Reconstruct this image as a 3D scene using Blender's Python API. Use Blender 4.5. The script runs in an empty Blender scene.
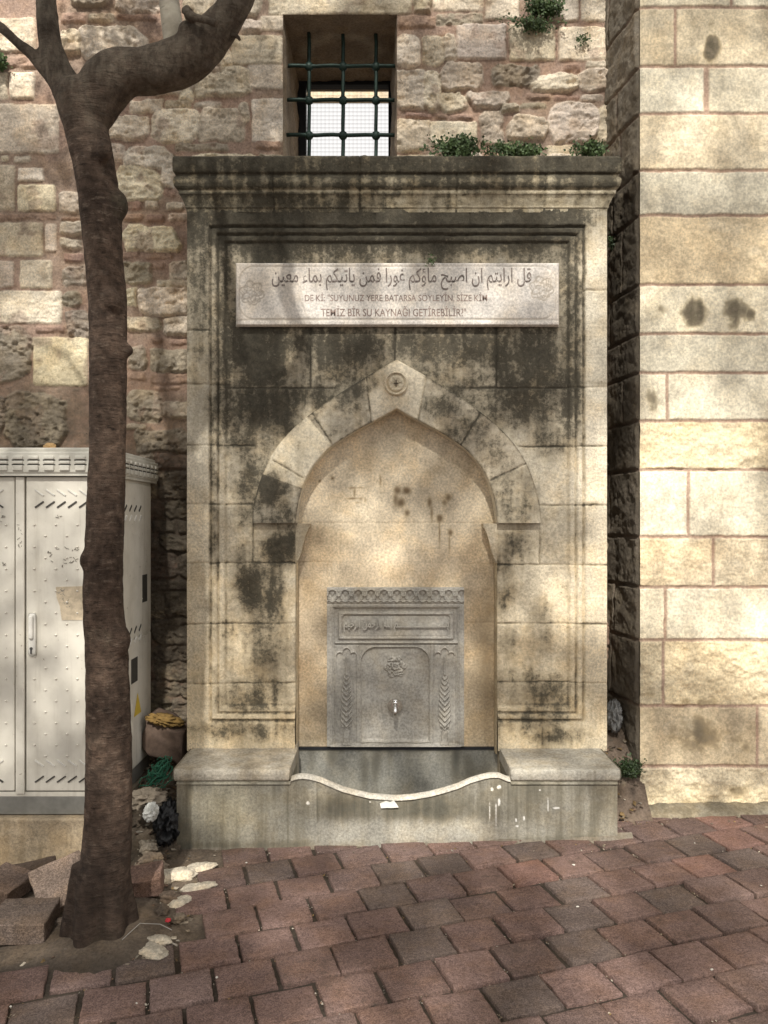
import bpy, bmesh, math, random
import numpy as np
from mathutils import Vector, Matrix, noise as mnoise
R = math.radians
# ------------------------------------------------------------------ camera, world, sun
F, CX, CY, H = 800.0, 384.0, 520.0, 1.48
scn = bpy.context.scene
C = scn.collection
cam_d = bpy.data.cameras.new('camera'); cam = bpy.data.objects.new('camera', cam_d); C.objects.link(cam)
cam.location = (0, 0, H); cam.rotation_euler = (R(90), 0, 0)
cam_d.sensor_fit = 'VERTICAL'; cam_d.sensor_height = 36; cam_d.lens = F/1024*36
cam_d.shift_y = (CY-512)/1024.0
cam_d.clip_end = 500; cam_d.clip_start = .05
scn.camera = cam
SUN_EL, SUN_AZ = 44, -3        # azimuth: degrees to the right of straight behind the camera
w = bpy.data.worlds.new('World'); scn.world = w; w.use_nodes = True
nt = w.node_tree; nt.nodes.clear()
sky = nt.nodes.new('ShaderNodeTexSky'); sky.sky_type = 'NISHITA'; sky.sun_disc = False
sky.sun_elevation = R(SUN_EL); sky.sun_rotation = R(180-SUN_AZ)
sky.air_density = 1.0; sky.dust_density = 4.0; sky.ozone_density = 0.6
bg = nt.nodes.new('ShaderNodeBackground'); bg.inputs[1].default_value = 0.088
wo = nt.nodes.new('ShaderNodeOutputWorld')
# thin bright cloud cover over the blue
wtc = nt.nodes.new('ShaderNodeTexCoord'); wn = nt.nodes.new('ShaderNodeTexNoise'); wn.inputs['Scale'].default_value = 2.2; wn.inputs['Detail'].default_value = 6
nt.links.new(wtc.outputs['Generated'], wn.inputs['Vector'])
wr = nt.nodes.new('ShaderNodeMapRange'); nt.links.new(wn.outputs['Fac'], wr.inputs[0]); wr.inputs[1].default_value = .25; wr.inputs[2].default_value = .6; wr.inputs[3].default_value = .72; wr.inputs[4].default_value = 1.
wm = nt.nodes.new('ShaderNodeMix'); wm.data_type = 'RGBA'; nt.links.new(wr.outputs[0], wm.inputs[0]); nt.links.new(sky.outputs[0], wm.inputs[6]); wm.inputs[7].default_value = (9.9, 9.6, 9.3, 1)
nt.links.new(wm.outputs[2], bg.inputs[0]); nt.links.new(bg.outputs[0], wo.inputs[0])
sd = bpy.data.lights.new('sun', 'SUN'); sd.energy = 4.5; sd.angle = R(1.3); sd.color = (1, .955, .88)
sun = bpy.data.objects.new('sun', sd); C.objects.link(sun)
dirv = Vector((-math.sin(R(SUN_AZ))*math.cos(R(SUN_EL)), math.cos(R(SUN_AZ))*math.cos(R(SUN_EL)), -math.sin(R(SUN_EL))))
sun.rotation_euler = dirv.to_track_quat('-Z', 'Y').to_euler(); sun.location = (2, -6, 8)
scn.view_settings.view_transform = 'Standard'; scn.view_settings.look = 'None'
scn.view_settings.exposure = 0.36; scn.view_settings.gamma = 1
try:
    scn.cycles.max_bounces = 6; scn.cycles.use_denoising = True
except Exception: pass

# ------------------------------------------------------------------ helpers
YB, YF, YW, YT = 3.67, 4.0, 4.38, 4.0
def P(u, v, Y): return ((u-CX)*Y/F, Y, H+(CY-v)*Y/F)
def PX(u, Y): return (u-CX)*Y/F
def PZ(v, Y): return H+(CY-v)*Y/F
def gz(x): return -0.007+0.026*x
def s2l(c):
    c = np.asarray(c, float)/255.0
    return np.where(c <= .04045, c/12.92, ((c+.055)/1.055)**2.4)
def hsh(ix, iy, seed):
    h = (ix.astype(np.int64)*374761393 + iy.astype(np.int64)*668265263 + seed*974711) & 0xffffffff
    h = ((h ^ (h >> 13))*1274126177) & 0xffffffff
    h = (h ^ (h >> 16)) & 0xffffffff
    h = (h*2246822519) & 0xffffffff
    return ((h ^ (h >> 15)) & 0xffffff)/float(0xffffff)
def vn(x, y, seed=0):
    x = np.asarray(x, float); y = np.asarray(y, float)
    ix = np.floor(x); iy = np.floor(y); fx = x-ix; fy = y-iy
    fx = fx*fx*(3-2*fx); fy = fy*fy*(3-2*fy); ix = ix.astype(int); iy = iy.astype(int)
    a = hsh(ix, iy, seed); b = hsh(ix+1, iy, seed); c = hsh(ix, iy+1, seed); d = hsh(ix+1, iy+1, seed)
    return (a*(1-fx)+b*fx)*(1-fy)+(c*(1-fx)+d*fx)*fy
def fbm(x, y, seed=0, o=4, g=.5):
    t = 0; a = 1; n = 0
    for k in range(o):
        t = t+a*vn(x*2**k+17.3*k, y*2**k-9.1*k, seed+k); n += a; a *= g
    return t/n-.5
def sst(a, b, x):
    t = np.clip((x-a)/(b-a), 0, 1); return t*t*(3-2*t)
rng = random.Random(7)
def tag(o, label=None, cat=None, group=None, kind=None):
    if label: o['label'] = label
    if cat: o['category'] = cat
    if group: o['group'] = group
    if kind: o['kind'] = kind
    return o
def empty(name, loc=(0, 0, 0), **k):
    o = bpy.data.objects.new(name, None); C.objects.link(o); o.location = loc; o.empty_display_size = .1
    return tag(o, **k)
def link(name, me, mat, parent=None):
    o = bpy.data.objects.new(name, me); C.objects.link(o)
    if mat: me.materials.append(mat)
    if parent: o.parent = parent
    return o
def setattrs(me, col=None, grime=None):
    n = len(me.vertices)
    if col is not None:
        a = me.attributes.new('col', 'FLOAT_COLOR', 'POINT')
        c = np.ones((n, 4), np.float32); c[:, :3] = np.broadcast_to(np.asarray(col).reshape(-1, 3), (n, 3))
        a.data.foreach_set('color', c.ravel())
    if grime is not None:
        a = me.attributes.new('grime', 'FLOAT', 'POINT')  # holds dirt and, in a few places, painted shade
        a.data.foreach_set('value', np.broadcast_to(np.asarray(grime, np.float32).ravel(), (n,)).astype(np.float32).copy())
def npmesh(name, V, Q, smooth=True):
    me = bpy.data.meshes.new(name)
    V = np.asarray(V, np.float32).reshape(-1, 3); Q = np.asarray(Q, np.int32).reshape(-1, 4)
    me.vertices.add(len(V)); me.vertices.foreach_set('co', V.ravel())
    me.loops.add(Q.size); me.loops.foreach_set('vertex_index', Q.ravel())
    me.polygons.add(len(Q)); me.polygons.foreach_set('loop_start', np.arange(0, Q.size, 4, dtype=np.int32))
    me.polygons.foreach_set('loop_total', np.full(len(Q), 4, np.int32))
    me.update(calc_edges=True); me.validate()
    if smooth: me.polygons.foreach_set('use_smooth', np.ones(len(me.polygons), bool))
    return me
def gridq(nu, nv, keep=None, flip=False):
    # vertices indexed [iv*nu+iu]
    i = np.arange(nu-1)[None, :]+np.arange(nv-1)[:, None]*nu
    q = np.stack([i, i+1, i+1+nu, i+nu], -1)
    if flip: q = q[..., ::-1]
    q = q.reshape(-1, 4)
    if keep is not None: q = q[keep.ravel()]
    return q
def gridobj(name, X, Y, Z, mat, parent, off=(0, 0, 0), col=None, grime=None, keep=None, flip=False, smooth=True):
    nv, nu = X.shape
    V = np.stack([X-off[0], Y-off[1], Z-off[2]], -1).reshape(-1, 3)
    me = npmesh(name, V, gridq(nu, nv, keep, flip), smooth)
    setattrs(me, None if col is None else np.asarray(col).reshape(-1, 3), grime)
    return link(name, me, mat, parent)
class MB:
    def __init__(s): s.b = bmesh.new()
    def box(s, lo, hi, rot=None, bev=0):
        lo = Vector(lo); hi = Vector(hi); c = (lo+hi)/2; d = hi-lo
        m = Matrix.Translation(c)
        if rot is not None: m = m @ rot
        r = bmesh.ops.create_cube(s.b, size=1, matrix=m @ Matrix.Diagonal((d.x, d.y, d.z, 1)))
        if bev:
            es = list({e for v in r['verts'] for e in v.link_edges})
            bmesh.ops.bevel(s.b, geom=es, offset=bev, segments=2, affect='EDGES', profile=.5)
        return s
    def tube(s, pts, rad, n=10, caps=True):
        pts = [Vector(p) for p in pts]
        if not hasattr(rad, '__len__'): rad = [rad]*len(pts)
        rings = []; up = Vector((0, 0, 1))
        t0 = (pts[1]-pts[0]).normalized()
        a = t0.cross(up if abs(t0.z) < .9 else Vector((1, 0, 0))).normalized()
        for i, p in enumerate(pts):
            t = (pts[min(i+1, len(pts)-1)]-pts[max(i-1, 0)]).normalized()
            a = (a-t*a.dot(t)).normalized(); b = t.cross(a)
            rings.append([s.b.verts.new(p+(a*math.cos(k*2*math.pi/n)+b*math.sin(k*2*math.pi/n))*rad[i]) for k in range(n)])
        for r0, r1 in zip(rings, rings[1:]):
            for k in range(n): s.b.faces.new((r0[k], r0[(k+1) % n], r1[(k+1) % n], r1[k])).smooth = True
        if caps:
            s.b.faces.new(rings[0][::-1]); s.b.faces.new(rings[-1])
        return s
    def ball(s, c, r, sc=(1, 1, 1), seg=12):
        x = bmesh.ops.create_uvsphere(s.b, u_segments=seg, v_segments=max(6, seg//2), radius=r, matrix=Matrix.Translation(c) @ Matrix.Diagonal((*sc, 1)))
        for v in x['verts']:
            for f in v.link_faces: f.smooth = True
        return s
    def poly(s, pts, y0, y1):
        # outline in x,z extruded y0..y1
        a = [s.b.verts.new((x, y0, z)) for x, z in pts]; b = [s.b.verts.new((x, y1, z)) for x, z in pts]
        s.b.faces.new(a); s.b.faces.new(b[::-1]); n = len(pts)
        for i in range(n): s.b.faces.new((a[i], b[i], b[(i+1) % n], a[(i+1) % n]))
        return s
    def build(s, name, mat, parent=None, off=(0, 0, 0), col=None, grime=None):
        bmesh.ops.recalc_face_normals(s.b, faces=s.b.faces[:])
        me = bpy.data.meshes.new(name)
        if any(off): bmesh.ops.translate(s.b, verts=s.b.verts[:], vec=(-off[0], -off[1], -off[2]))
        s.b.to_mesh(me); s.b.free()
        if col is not None or grime is not None: setattrs(me, col, 0.0 if grime is None else grime)
        return link(name, me, mat, parent)
# ------------------------------------------------------------------ materials
class NT:
    def __init__(s, name, rough=.85):
        s.m = bpy.data.materials.new(name); s.m.use_nodes = True
        s.t = s.m.node_tree; s.b = s.t.nodes['Principled BSDF']; s.b.inputs['Roughness'].default_value = rough
        s.tc = s.t.nodes.new('ShaderNodeTexCoord').outputs['Object']
    def n(s, typ, **k):
        x = s.t.nodes.new(typ)
        for a, v in k.items(): setattr(x, a, v)
        return x
    def L(s, a, b): s.t.links.new(a, b)
    def noise(s, scale, detail=5, rough=.6, vec=None, stretch=None):
        x = s.n('ShaderNodeTexNoise'); x.inputs['Scale'].default_value = scale
        x.inputs['Detail'].default_value = detail; x.inputs['Roughness'].default_value = rough
        v = vec or s.tc
        if stretch:
            mp = s.n('ShaderNodeMapping'); mp.inputs['Scale'].default_value = stretch; s.L(v, mp.inputs[0]); v = mp.outputs[0]
        s.L(v, x.inputs['Vector']); return x.outputs['Fac']
    def ramp(s, f, a, b, lo=0., hi=1.):
        x = s.n('ShaderNodeMapRange'); x.interpolation_type = 'SMOOTHSTEP'; x.clamp = True
        s.L(f, x.inputs[0]); x.inputs[1].default_value = a; x.inputs[2].default_value = b
        x.inputs[3].default_value = lo; x.inputs[4].default_value = hi; return x.outputs[0]
    def math(s, op, a, b):
        x = s.n('ShaderNodeMath', operation=op)
        for i, q in enumerate((a, b)):
            if isinstance(q, (int, float)): x.inputs[i].default_value = q
            else: s.L(q, x.inputs[i])
        return x.outputs[0]
    def mix(s, f, a, b, mode='MIX'):
        x = s.n('ShaderNodeMix', data_type='RGBA', blend_type=mode)
        for sock, q in ((x.inputs[0], f), (x.inputs[6], a), (x.inputs[7], b)):
            if isinstance(q, (int, float)): sock.default_value = q
            elif isinstance(q, tuple): sock.default_value = (*q, 1) if len(q) == 3 else q
            else: s.L(q, sock)
        return x.outputs[2]
    def attr(s, name, out='Color'):
        x = s.n('ShaderNodeAttribute'); x.attribute_name = name; return x.outputs[out]
    def bump(s, h, strength, dist, prev=None):
        x = s.n('ShaderNodeBump'); x.inputs['Strength'].default_value = strength; x.inputs['Distance'].default_value = dist
        s.L(h, x.inputs['Height'])
        if prev is not None: s.L(prev, x.inputs['Normal'])
        return x.outputs[0]
def stone_mat(name, dark=(.02, .0185, .014), dark2=(.058, .052, .038), amp=.9, bump=.5, pits=0., rough=.88, streak=0., lo=.38, hi=.72, blotch=1., speck=.5, grain=0.):
    t = NT(name, rough)
    n1 = t.noise(2.6, 8, .62); n2 = t.noise(14, 8, .68); n3 = t.noise(85, 5, .7); n4 = t.noise(6.5, 6, .6)
    col = t.attr('col'); g = t.attr('grime', 'Fac')
    v1 = t.ramp(n1, .3, .7, 1-.18*blotch, 1+.16*blotch); v2 = t.ramp(n2, .3, .7, .80, 1.14); v3 = t.ramp(n3, .32, .68, .72, 1.2)
    v = t.math('MULTIPLY', t.math('MULTIPLY', v1, v2), v3)
    cc = t.mix(1., col, (1, 1, 1), 'MULTIPLY')
    cm = t.n('ShaderNodeCombineColor')
    for i in range(3): t.L(v, cm.inputs[i])
    cc = t.mix(1., col, cm.outputs[0], 'MULTIPLY')
    # warm / cool drift
    cc = t.mix(t.ramp(n4, .42, .68, 0, .5*blotch), cc, t.mix(1., cc, (1.04, .92, .74), 'MULTIPLY'))
    n5 = t.noise(38, 6, .75); n6 = t.noise(230, 3, .7)
    m = t.math('ADD', g, t.math('MULTIPLY', t.math('SUBTRACT', n2, .5), amp*1.5))
    m = t.math('ADD', m, t.math('MULTIPLY', t.math('SUBTRACT', n1, .5), amp*.6))
    if streak:
        ns = t.noise(1, 5, .6, stretch=(26, 26, 1.6))
        m = t.math('ADD', m, t.math('MULTIPLY', t.math('SUBTRACT', ns, .5), streak))
    # thin even soiling first, then the crust itself
    cc = t.mix(t.ramp(m, .05, .75, 0, .62), cc, t.mix(1., cc, (.62, .57, .47), 'MULTIPLY'))
    m2 = t.math('ADD', m, t.math('MULTIPLY', t.math('SUBTRACT', n5, .5), amp*1.5))
    m2 = t.math('ADD', m2, t.math('MULTIPLY', t.math('SUBTRACT', n3, .5), amp*1.3))
    mk = t.ramp(m2, lo-.06, hi+.26, 0, .93)
    dk = t.mix(t.ramp(n5, .36, .66), dark, dark2)
    dk = t.mix(t.ramp(n2, .55, .75, 0, .25), dk, t.mix(1., col, (.5, .47, .4), 'MULTIPLY'))
    if grain:
        gm = t.n('ShaderNodeCombineColor'); gf = t.ramp(n6, .38, .66, 1-grain, 1+grain*1.3)
        for i in range(3): t.L(gf, gm.inputs[i])
        cc = t.mix(1., cc, gm.outputs[0], 'MULTIPLY')
    cc = t.mix(mk, cc, dk)
    # scattered black specks
    cc = t.mix(t.math('MULTIPLY', t.ramp(n6, .60, .72, 0, speck), t.ramp(m, .0, .5, .25, 1.)), cc, dark)
    if pits:
        vo = t.n('ShaderNodeTexVoronoi'); vo.inputs['Scale'].default_value = 55; t.L(t.tc, vo.inputs['Vector'])
        pt = t.math('MULTIPLY', t.ramp(vo.outputs['Distance'], .08, .25, 1, 0), t.ramp(n2, .5, .62, 0, 1))
        cc = t.mix(t.math('MULTIPLY', pt, pits), cc, t.mix(1., cc, (.25, .2, .15), 'MULTIPLY'))
    t.L(cc, t.b.inputs['Base Color'])
    b = t.bump(n2, bump, .012); b = t.bump(n5, bump, .006, b); b = t.bump(n3, bump, .003, b); b = t.bump(n6, bump*.8, .0012, b)
    if pits: b = t.bump(t.math('SUBTRACT', 0., pt), bump, .003, b)
    t.L(b, t.b.inputs['Normal']); t.b.inputs['Specular IOR Level'].default_value = .25
    return t.m
def plain(name, col, rough=.7, metal=0., var=.15, scale=20, bump=.2, bd=.002, dirt=None, dirt_c=(.05, .04, .03), spec=.4):
    t = NT(name, rough); n = t.noise(scale, 6, .65)
    f = t.ramp(n, .3, .7, 1-var, 1+var); cm = t.n('ShaderNodeCombineColor')
    for i in range(3): t.L(f, cm.inputs[i])
    cc = t.mix(1., tuple(col), cm.outputs[0], 'MULTIPLY')
    if dirt:
        n2 = t.noise(scale*.35, 8, .7)
        cc = t.mix(t.ramp(n2, .5, .75, 0, dirt), cc, dirt_c)
    t.L(cc, t.b.inputs['Base Color']); t.b.inputs['Metallic'].default_value = metal
    t.b.inputs['Specular IOR Level'].default_value = spec
    t.L(t.bump(t.noise(scale*4, 4, .6), bump, bd), t.b.inputs['Normal'])
    return t.m
M_rubble = stone_mat('rubble_masonry', speck=.3, grain=.06, amp=.75, bump=.9, pits=.7, dark=(.05, .042, .032), dark2=(.12, .10, .078))
M_fount = stone_mat('weathered_limestone', amp=.8, bump=.55, pits=.35, streak=.5)
M_niche = stone_mat('niche_stone', speck=.12, amp=.45, bump=.3, pits=.25, dark=(.13, .09, .05), dark2=(.22, .15, .085), lo=.5, hi=.9)
M_marble = stone_mat('grey_marble', speck=.08, blotch=.7, amp=.6, bump=.12, dark=(.07, .07, .062), dark2=(.12, .12, .105), rough=.55, lo=.35, hi=1.1)
M_plaque = stone_mat('white_marble', speck=.06, blotch=.7, amp=.5, bump=.1, dark=(.28, .24, .21), dark2=(.38, .34, .3), rough=.5, lo=.3, hi=1.)
M_conc = stone_mat('basin_concrete', speck=.2, grain=.08, amp=.6, bump=.3, pits=.2, dark=(.05, .048, .036), dark2=(.10, .095, .075), streak=1.3, lo=.33, hi=.9)
M_tower = stone_mat('tower_ashlar', amp=.5, bump=.3, pits=.25, blotch=.5, speck=.18, dark=(.07, .06, .04), dark2=(.17, .14, .1), lo=.4, hi=.85)
M_soil = stone_mat('soil', amp=1.0, bump=1.0, pits=.4, dark=(.025, .02, .016), dark2=(.06, .05, .04), rough=.95)
M_paver = stone_mat('paver_concrete', grain=.32, amp=.75, bump=.8, pits=.2, dark=(.03, .026, .023), dark2=(.055, .047, .041), rough=.8)
M_iron = plain('dark_green_iron', (.022, .045, .036), .5, .3, .3, 30, .3)
M_black = plain('black_frame', (.015, .016, .02), .6)
M_mesh = plain('wire_mesh', (.10, .09, .075), .6)

M_paver.node_tree.nodes['Principled BSDF'].inputs['Specular IOR Level'].default_value = .08
# ------------------------------------------------------------------ ground sheet
def grime_blobs(u, v, blobs):
    g = np.zeros_like(u)
    for (cx, cy, rx, ry, s) in blobs:
        d = ((u-cx)/rx)**2+((v-cy)/ry)**2
        g = np.maximum(g, s*np.exp(-d*.9)) if s > 0 else g+s*np.exp(-d*.9)
    return g
nu, nv = 60, 60
gx = np.linspace(-1, 1, nu); gx = np.sign(gx)*np.abs(gx)**2.2*60; gy = np.linspace(-1, 1, nv); gy = np.sign(gy)*np.abs(gy)**2.2*60
GX, GY = np.meshgrid(gx, gy)
GZ = -0.06+0.026*np.clip(GX, -6, 6)
go = gridobj('ground', GX, GY, GZ, M_soil, None, col=np.full((nu*nv, 3), (.11, .1, .09)), grime=np.full(nu*nv, .2))
tag(go, kind='structure')

# ------------------------------------------------------------------ pavement of square blocks
JOINTS = []
def pavers():
    th = R(16.4); e1 = np.array([math.cos(th), math.sin(th)]); e2 = np.array([-math.sin(th), math.cos(th)])
    A = np.array([.6065, 2.637]); px, py = .205, .195
    prof = np.array([-.5, -.493, -.47, -.4, -.3, -.2, -.1, 0, .1, .2, .3, .4, .47, .493, .5]); n = len(prof)
    S, T = np.meshgrid(prof, prof)
    Vs, Qs, Cs, Gs = [], [], [], []; base = 0
    q = gridq(n, n)
    ed = np.minimum(.5-np.abs(S), .5-np.abs(T))
    for k in range(-22, 12):
        for j in range(-18, 20):
            r = random.Random(k*1000+j+77)
            o = .5*(k % 2)+random.Random(k+500).uniform(-.06, .06)+r.gauss(0, .006)
            c = A+e1*px*(j+o+.5)+e2*py*(k+.5)
            if c[0] < -3.2 or c[0] > 3.4 or c[1] > 4.12 or c[1] < .1: continue
            # tree pit where the blocks have been lifted
            if c[1] > 2.62+.0*c[0] and c[0] < -.735 and c[1] > 2.74+(c[0]+.7)*.14:
                if not (c[0] > -.92 and c[1] < 2.9): continue
            sx = px-.006-abs(r.gauss(0, .003)); sy = py-.0065-abs(r.gauss(0, .003)); a = r.gauss(0, .016); c = c+np.array([r.gauss(0, .0022), r.gauss(0, .0022)])
            tx, ty = r.gauss(0, .016), r.gauss(0, .016); dz = r.gauss(0, .003)
            ca, sa = math.cos(a), math.sin(a)
            if c[0] > -1.3 and c[0] < 2.2 and c[1] > 2.2:
                for _ in range(5):
                    q_ = r.uniform(-.5, .5); p_ = c+e1*(q_*px if _ % 2 else .5*px)+e2*(.5*py if _ % 2 else q_*py); JOINTS.append((p_[0], p_[1]))
            # corners slightly out of square, chipped edges
            jag = .007*(fbm(S*7+j*3.1, T*7+k*5.7, 5, 3))*2*(ed < .02)
            lx = S*sx; ly = T*sy
            lx = lx-np.sign(S)*np.abs(jag)*(np.abs(S) > .48); ly = ly-np.sign(T)*np.abs(jag)*(np.abs(T) > .48)
            X = c[0]+(lx*ca-ly*sa)*e1[0]+(lx*sa+ly*ca)*e2[0]; Y = c[1]+(lx*ca-ly*sa)*e1[1]+(lx*sa+ly*ca)*e2[1]
            lip = np.where(ed <= .0001, -.05, np.where(ed < .008, -.0022, np.where(ed < .031, -.0004, 0)))
            Z = gz(X)+dz+lx*tx+ly*ty+lip+.004*fbm(X*22, Y*22, 3, 3)*(ed > .02)
            Vs.append(np.stack([X, Y, Z], -1).reshape(-1, 3)); Qs.append(q+base); base += n*n
            t = r.random()
            if t < .52: cc = (.205, .138, .121)
            elif t < .8: cc = (.182, .128, .114)
            elif t < .94: cc = (.160, .124, .110)
            else: cc = (.225, .138, .116)
            cc = np.array(cc)*r.uniform(.88, 1.12)
            Cs.append(np.broadcast_to(cc, (n*n, 3)))
            gg = .20+.20*r.random()+.10*(ed.ravel() < .02)
            Gs.append(gg)
    me = npmesh('pavement', np.concatenate(Vs), np.concatenate(Qs)); setattrs(me, np.concatenate(Cs), np.concatenate(Gs))
    tag(link('pavement', me, M_paver), kind='structure')
    # bedding between the blocks
    x = np.linspace(-3.4, 3.6, 180); y = np.linspace(-.2, 4.45, 130); X, Y = np.meshgrid(x, y)
    Z = gz(X)-.0145+.012*fbm(X*14, Y*14, 9, 4)
    pit = sst(-.62, -.72, X)*sst(2.68, 2.8, Y)
    Z = Z+pit*.002+pit*.06*fbm(X*6, Y*6, 4, 4)+.075*np.exp(-((X+1.03)/.2)**2-((Y-2.98)/.24)**2)
    o = gridobj('joint_sand', X, Y, Z, M_soil, None, col=np.array([.07, .056, .044])+(np.array([.075, .058, .042])*pit.ravel()[:, None])*(1+1.2*fbm(X*25, Y*25, 6, 4).ravel()[:, None]), grime=.35-.2*pit+.3*pit*fbm(X*12, Y*12, 7, 4)); tag(o, kind='structure')
pavers()

# ------------------------------------------------------------------ rubble wall
STN = []   # u0 v0 u1 v1 kind tone
def st(kind, *a):
    for q in a: STN.append((kind,)+q)
# tone: l light cream, m mid, d dark, y yellowish, b brick
st('a', (-2,18,36,53,'m'),(-40,73,8,100,'m'),(10,73,35,100,'l'),(-60,104,59,154,'m'),(-60,165,15,211,'m'),(18,168,44,182,'l'),(18,185,56,212,'y'),
   (-60,223,43,257,'m'),(45,224,57,252,'m'),(-60,261,14,288,'m'),(20,260,53,289,'m'),(-60,291,62,324,'l'),(33,337,88,386,'y'),
   (248,65,283,90,'m'),(252,99,284,142,'l'),(231,35,283,66,'m'),(260,15,284,31,'m'),(268,-34,412,15,'m'),
   (432,-34,483,12,'l'),(485,-10,519,21,'m'),(552,-10,579,22,'l'),(581,-12,607,22,'l'),(456,25,506,60,'l'),(509,25,555,61,'m'),(558,27,606,61,'y'),(429,121,477,146,'l'),(547,145,574,155,'y'))
st('r', (-60,328,30,381,'d'),(-60,386,4,450,'d'),(7,394,66,448,'d'),(64,266,86,285,'d'),(64,292,80,305,'d'),(68,311,88,336,'d'),(63,240,80,248,'m'),(62,195,80,212,'m'),(64,222,84,234,'m'),
   (130,101,162,112,'m'),(109,117,149,139,'l'),(154,111,198,142,'l'),(199,111,243,141,'m'),(181,82,193,101,'l'),(196,69,250,97,'m'),(239,104,247,124,'m'),
   (126,147,174,168,'l'),(107,146,126,161,'m'),(112,169,163,200,'y'),(164,165,174,188,'l'),(122,227,180,251,'y'),(124,264,152,283,'d'),(170,262,190,280,'m'),
   (141,289,190,314,'m'),(127,288,136,306,'y'),(126,318,161,331,'m'),(166,318,190,334,'m'),(129,348,146,370,'d'),(153,350,190,371,'d'),(128,393,163,421,'d'),(166,402,190,417,'m'),(137,431,190,452,'d'),
   (74,-20,108,8,'d'),(118,-20,158,12,'m'),(62,32,81,55,'l'),(82,30,147,58,'l'),(209,48,231,67,'m'),(242,19,259,32,'m'),(150,60,200,95,'m'),(216,-20,262,14,'m'),(185,-12,212,28,'m'),
   (415,-10,431,16,'m'),(396,36,417,67,'l'),(422,37,443,64,'m'),(445,37,456,60,'l'),(396,72,424,109,'l'),(424,72,440,110,'l'),(441,64,481,89,'m'),
   (493,66,540,86,'d'),(530,76,580,92,'l'),(580,70,609,91,'m'),(441,93,465,110,'m'),(467,93,509,107,'m'),(503,105,518,112,'m'),(482,111,502,143,'m'),(395,122,428,151,'m'),(508,117,548,139,'m'),(550,105,598,143,'l'),
   (598,106,609,142,'m'),(505,-34,550,-12,'m'),(-60,24,-5,66,'m'))
st('b', (-10,57,24,68,'b'),(0,156,9,162,'m'),(14,156,31,164,'m'),(-20,214,56,221,'b'),(61,14,87,24,'b'),(89,15,115,23,'m'),(117,15,158,22,'b'),(20,57,48,69,'b'),
   (165,101,192,109,'d'),(194,102,222,109,'d'),(256,141,281,150,'b'),(175,144,229,152,'d'),(164,189,176,198,'b'),(166,202,184,210,'m'),(123,201,142,210,'b'),(145,201,158,209,'m'),(123,214,143,222,'b'),(146,214,165,222,'b'),
   (168,213,187,221,'m'),(123,252,139,259,'b'),(141,252,173,259,'b'),(153,263,165,270,'b'),(157,280,190,288,'m'),(151,337,162,344,'b'),(171,338,187,345,'b'),(128,373,146,381,'b'),(150,373,190,384,'b'),(126,424,146,430,'m'),
   (399,17,436,28,'b'),(436,14,483,26,'d'),(564,64,580,72,'b'),(585,61,606,69,'m'),(526,94,551,100,'b'),(553,95,580,101,'b'),(581,95,603,102,'m'),(520,103,547,109,'d'),(405,113,433,119,'b'),(436,114,448,120,'b'),(450,114,473,120,'b'),
   (155,386,180,391,'b'),(60,217,80,221,'b'),(64,253,84,262,'b'),(36,326,66,333,'b'))
# stones nobody sees clearly (behind the fountain and cabinet, and above the frame)
r_ = random.Random(3); v = 455
while v < 880:
    h = r_.uniform(13, 30); u = -330
    while u < 640:
        wd = r_.uniform(20, 60); k = r_.random()
        st('b' if h < 15 else 'r', (u, v, u+wd-3, v+h-3, 'd' if k < .6 else ('b' if k < .75 else 'm'))); u += wd
    v += h
for (ua, ub, va, vb) in ((-330, -64, -140, 455), (-60, 640, -140, -38), (192, 600, 156, 455)):
    v = va
    while v < vb-6:
        h = min(r_.uniform(16, 44), vb-v); u = ua
        while u < ub-6:
            wd = min(r_.uniform(24, 80), ub-u); st('a' if h > 26 else 'r', (u, v, u+wd-3, v+h-3, r_.choice('lmmyd'))); u += wd
        v += h
TONE = dict(l=(.80, .715, .60), m=(.70, .615, .505), y=(.82, .73, .555), d=(.46, .405, .33), b=(.42, .295, .235))
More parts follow.
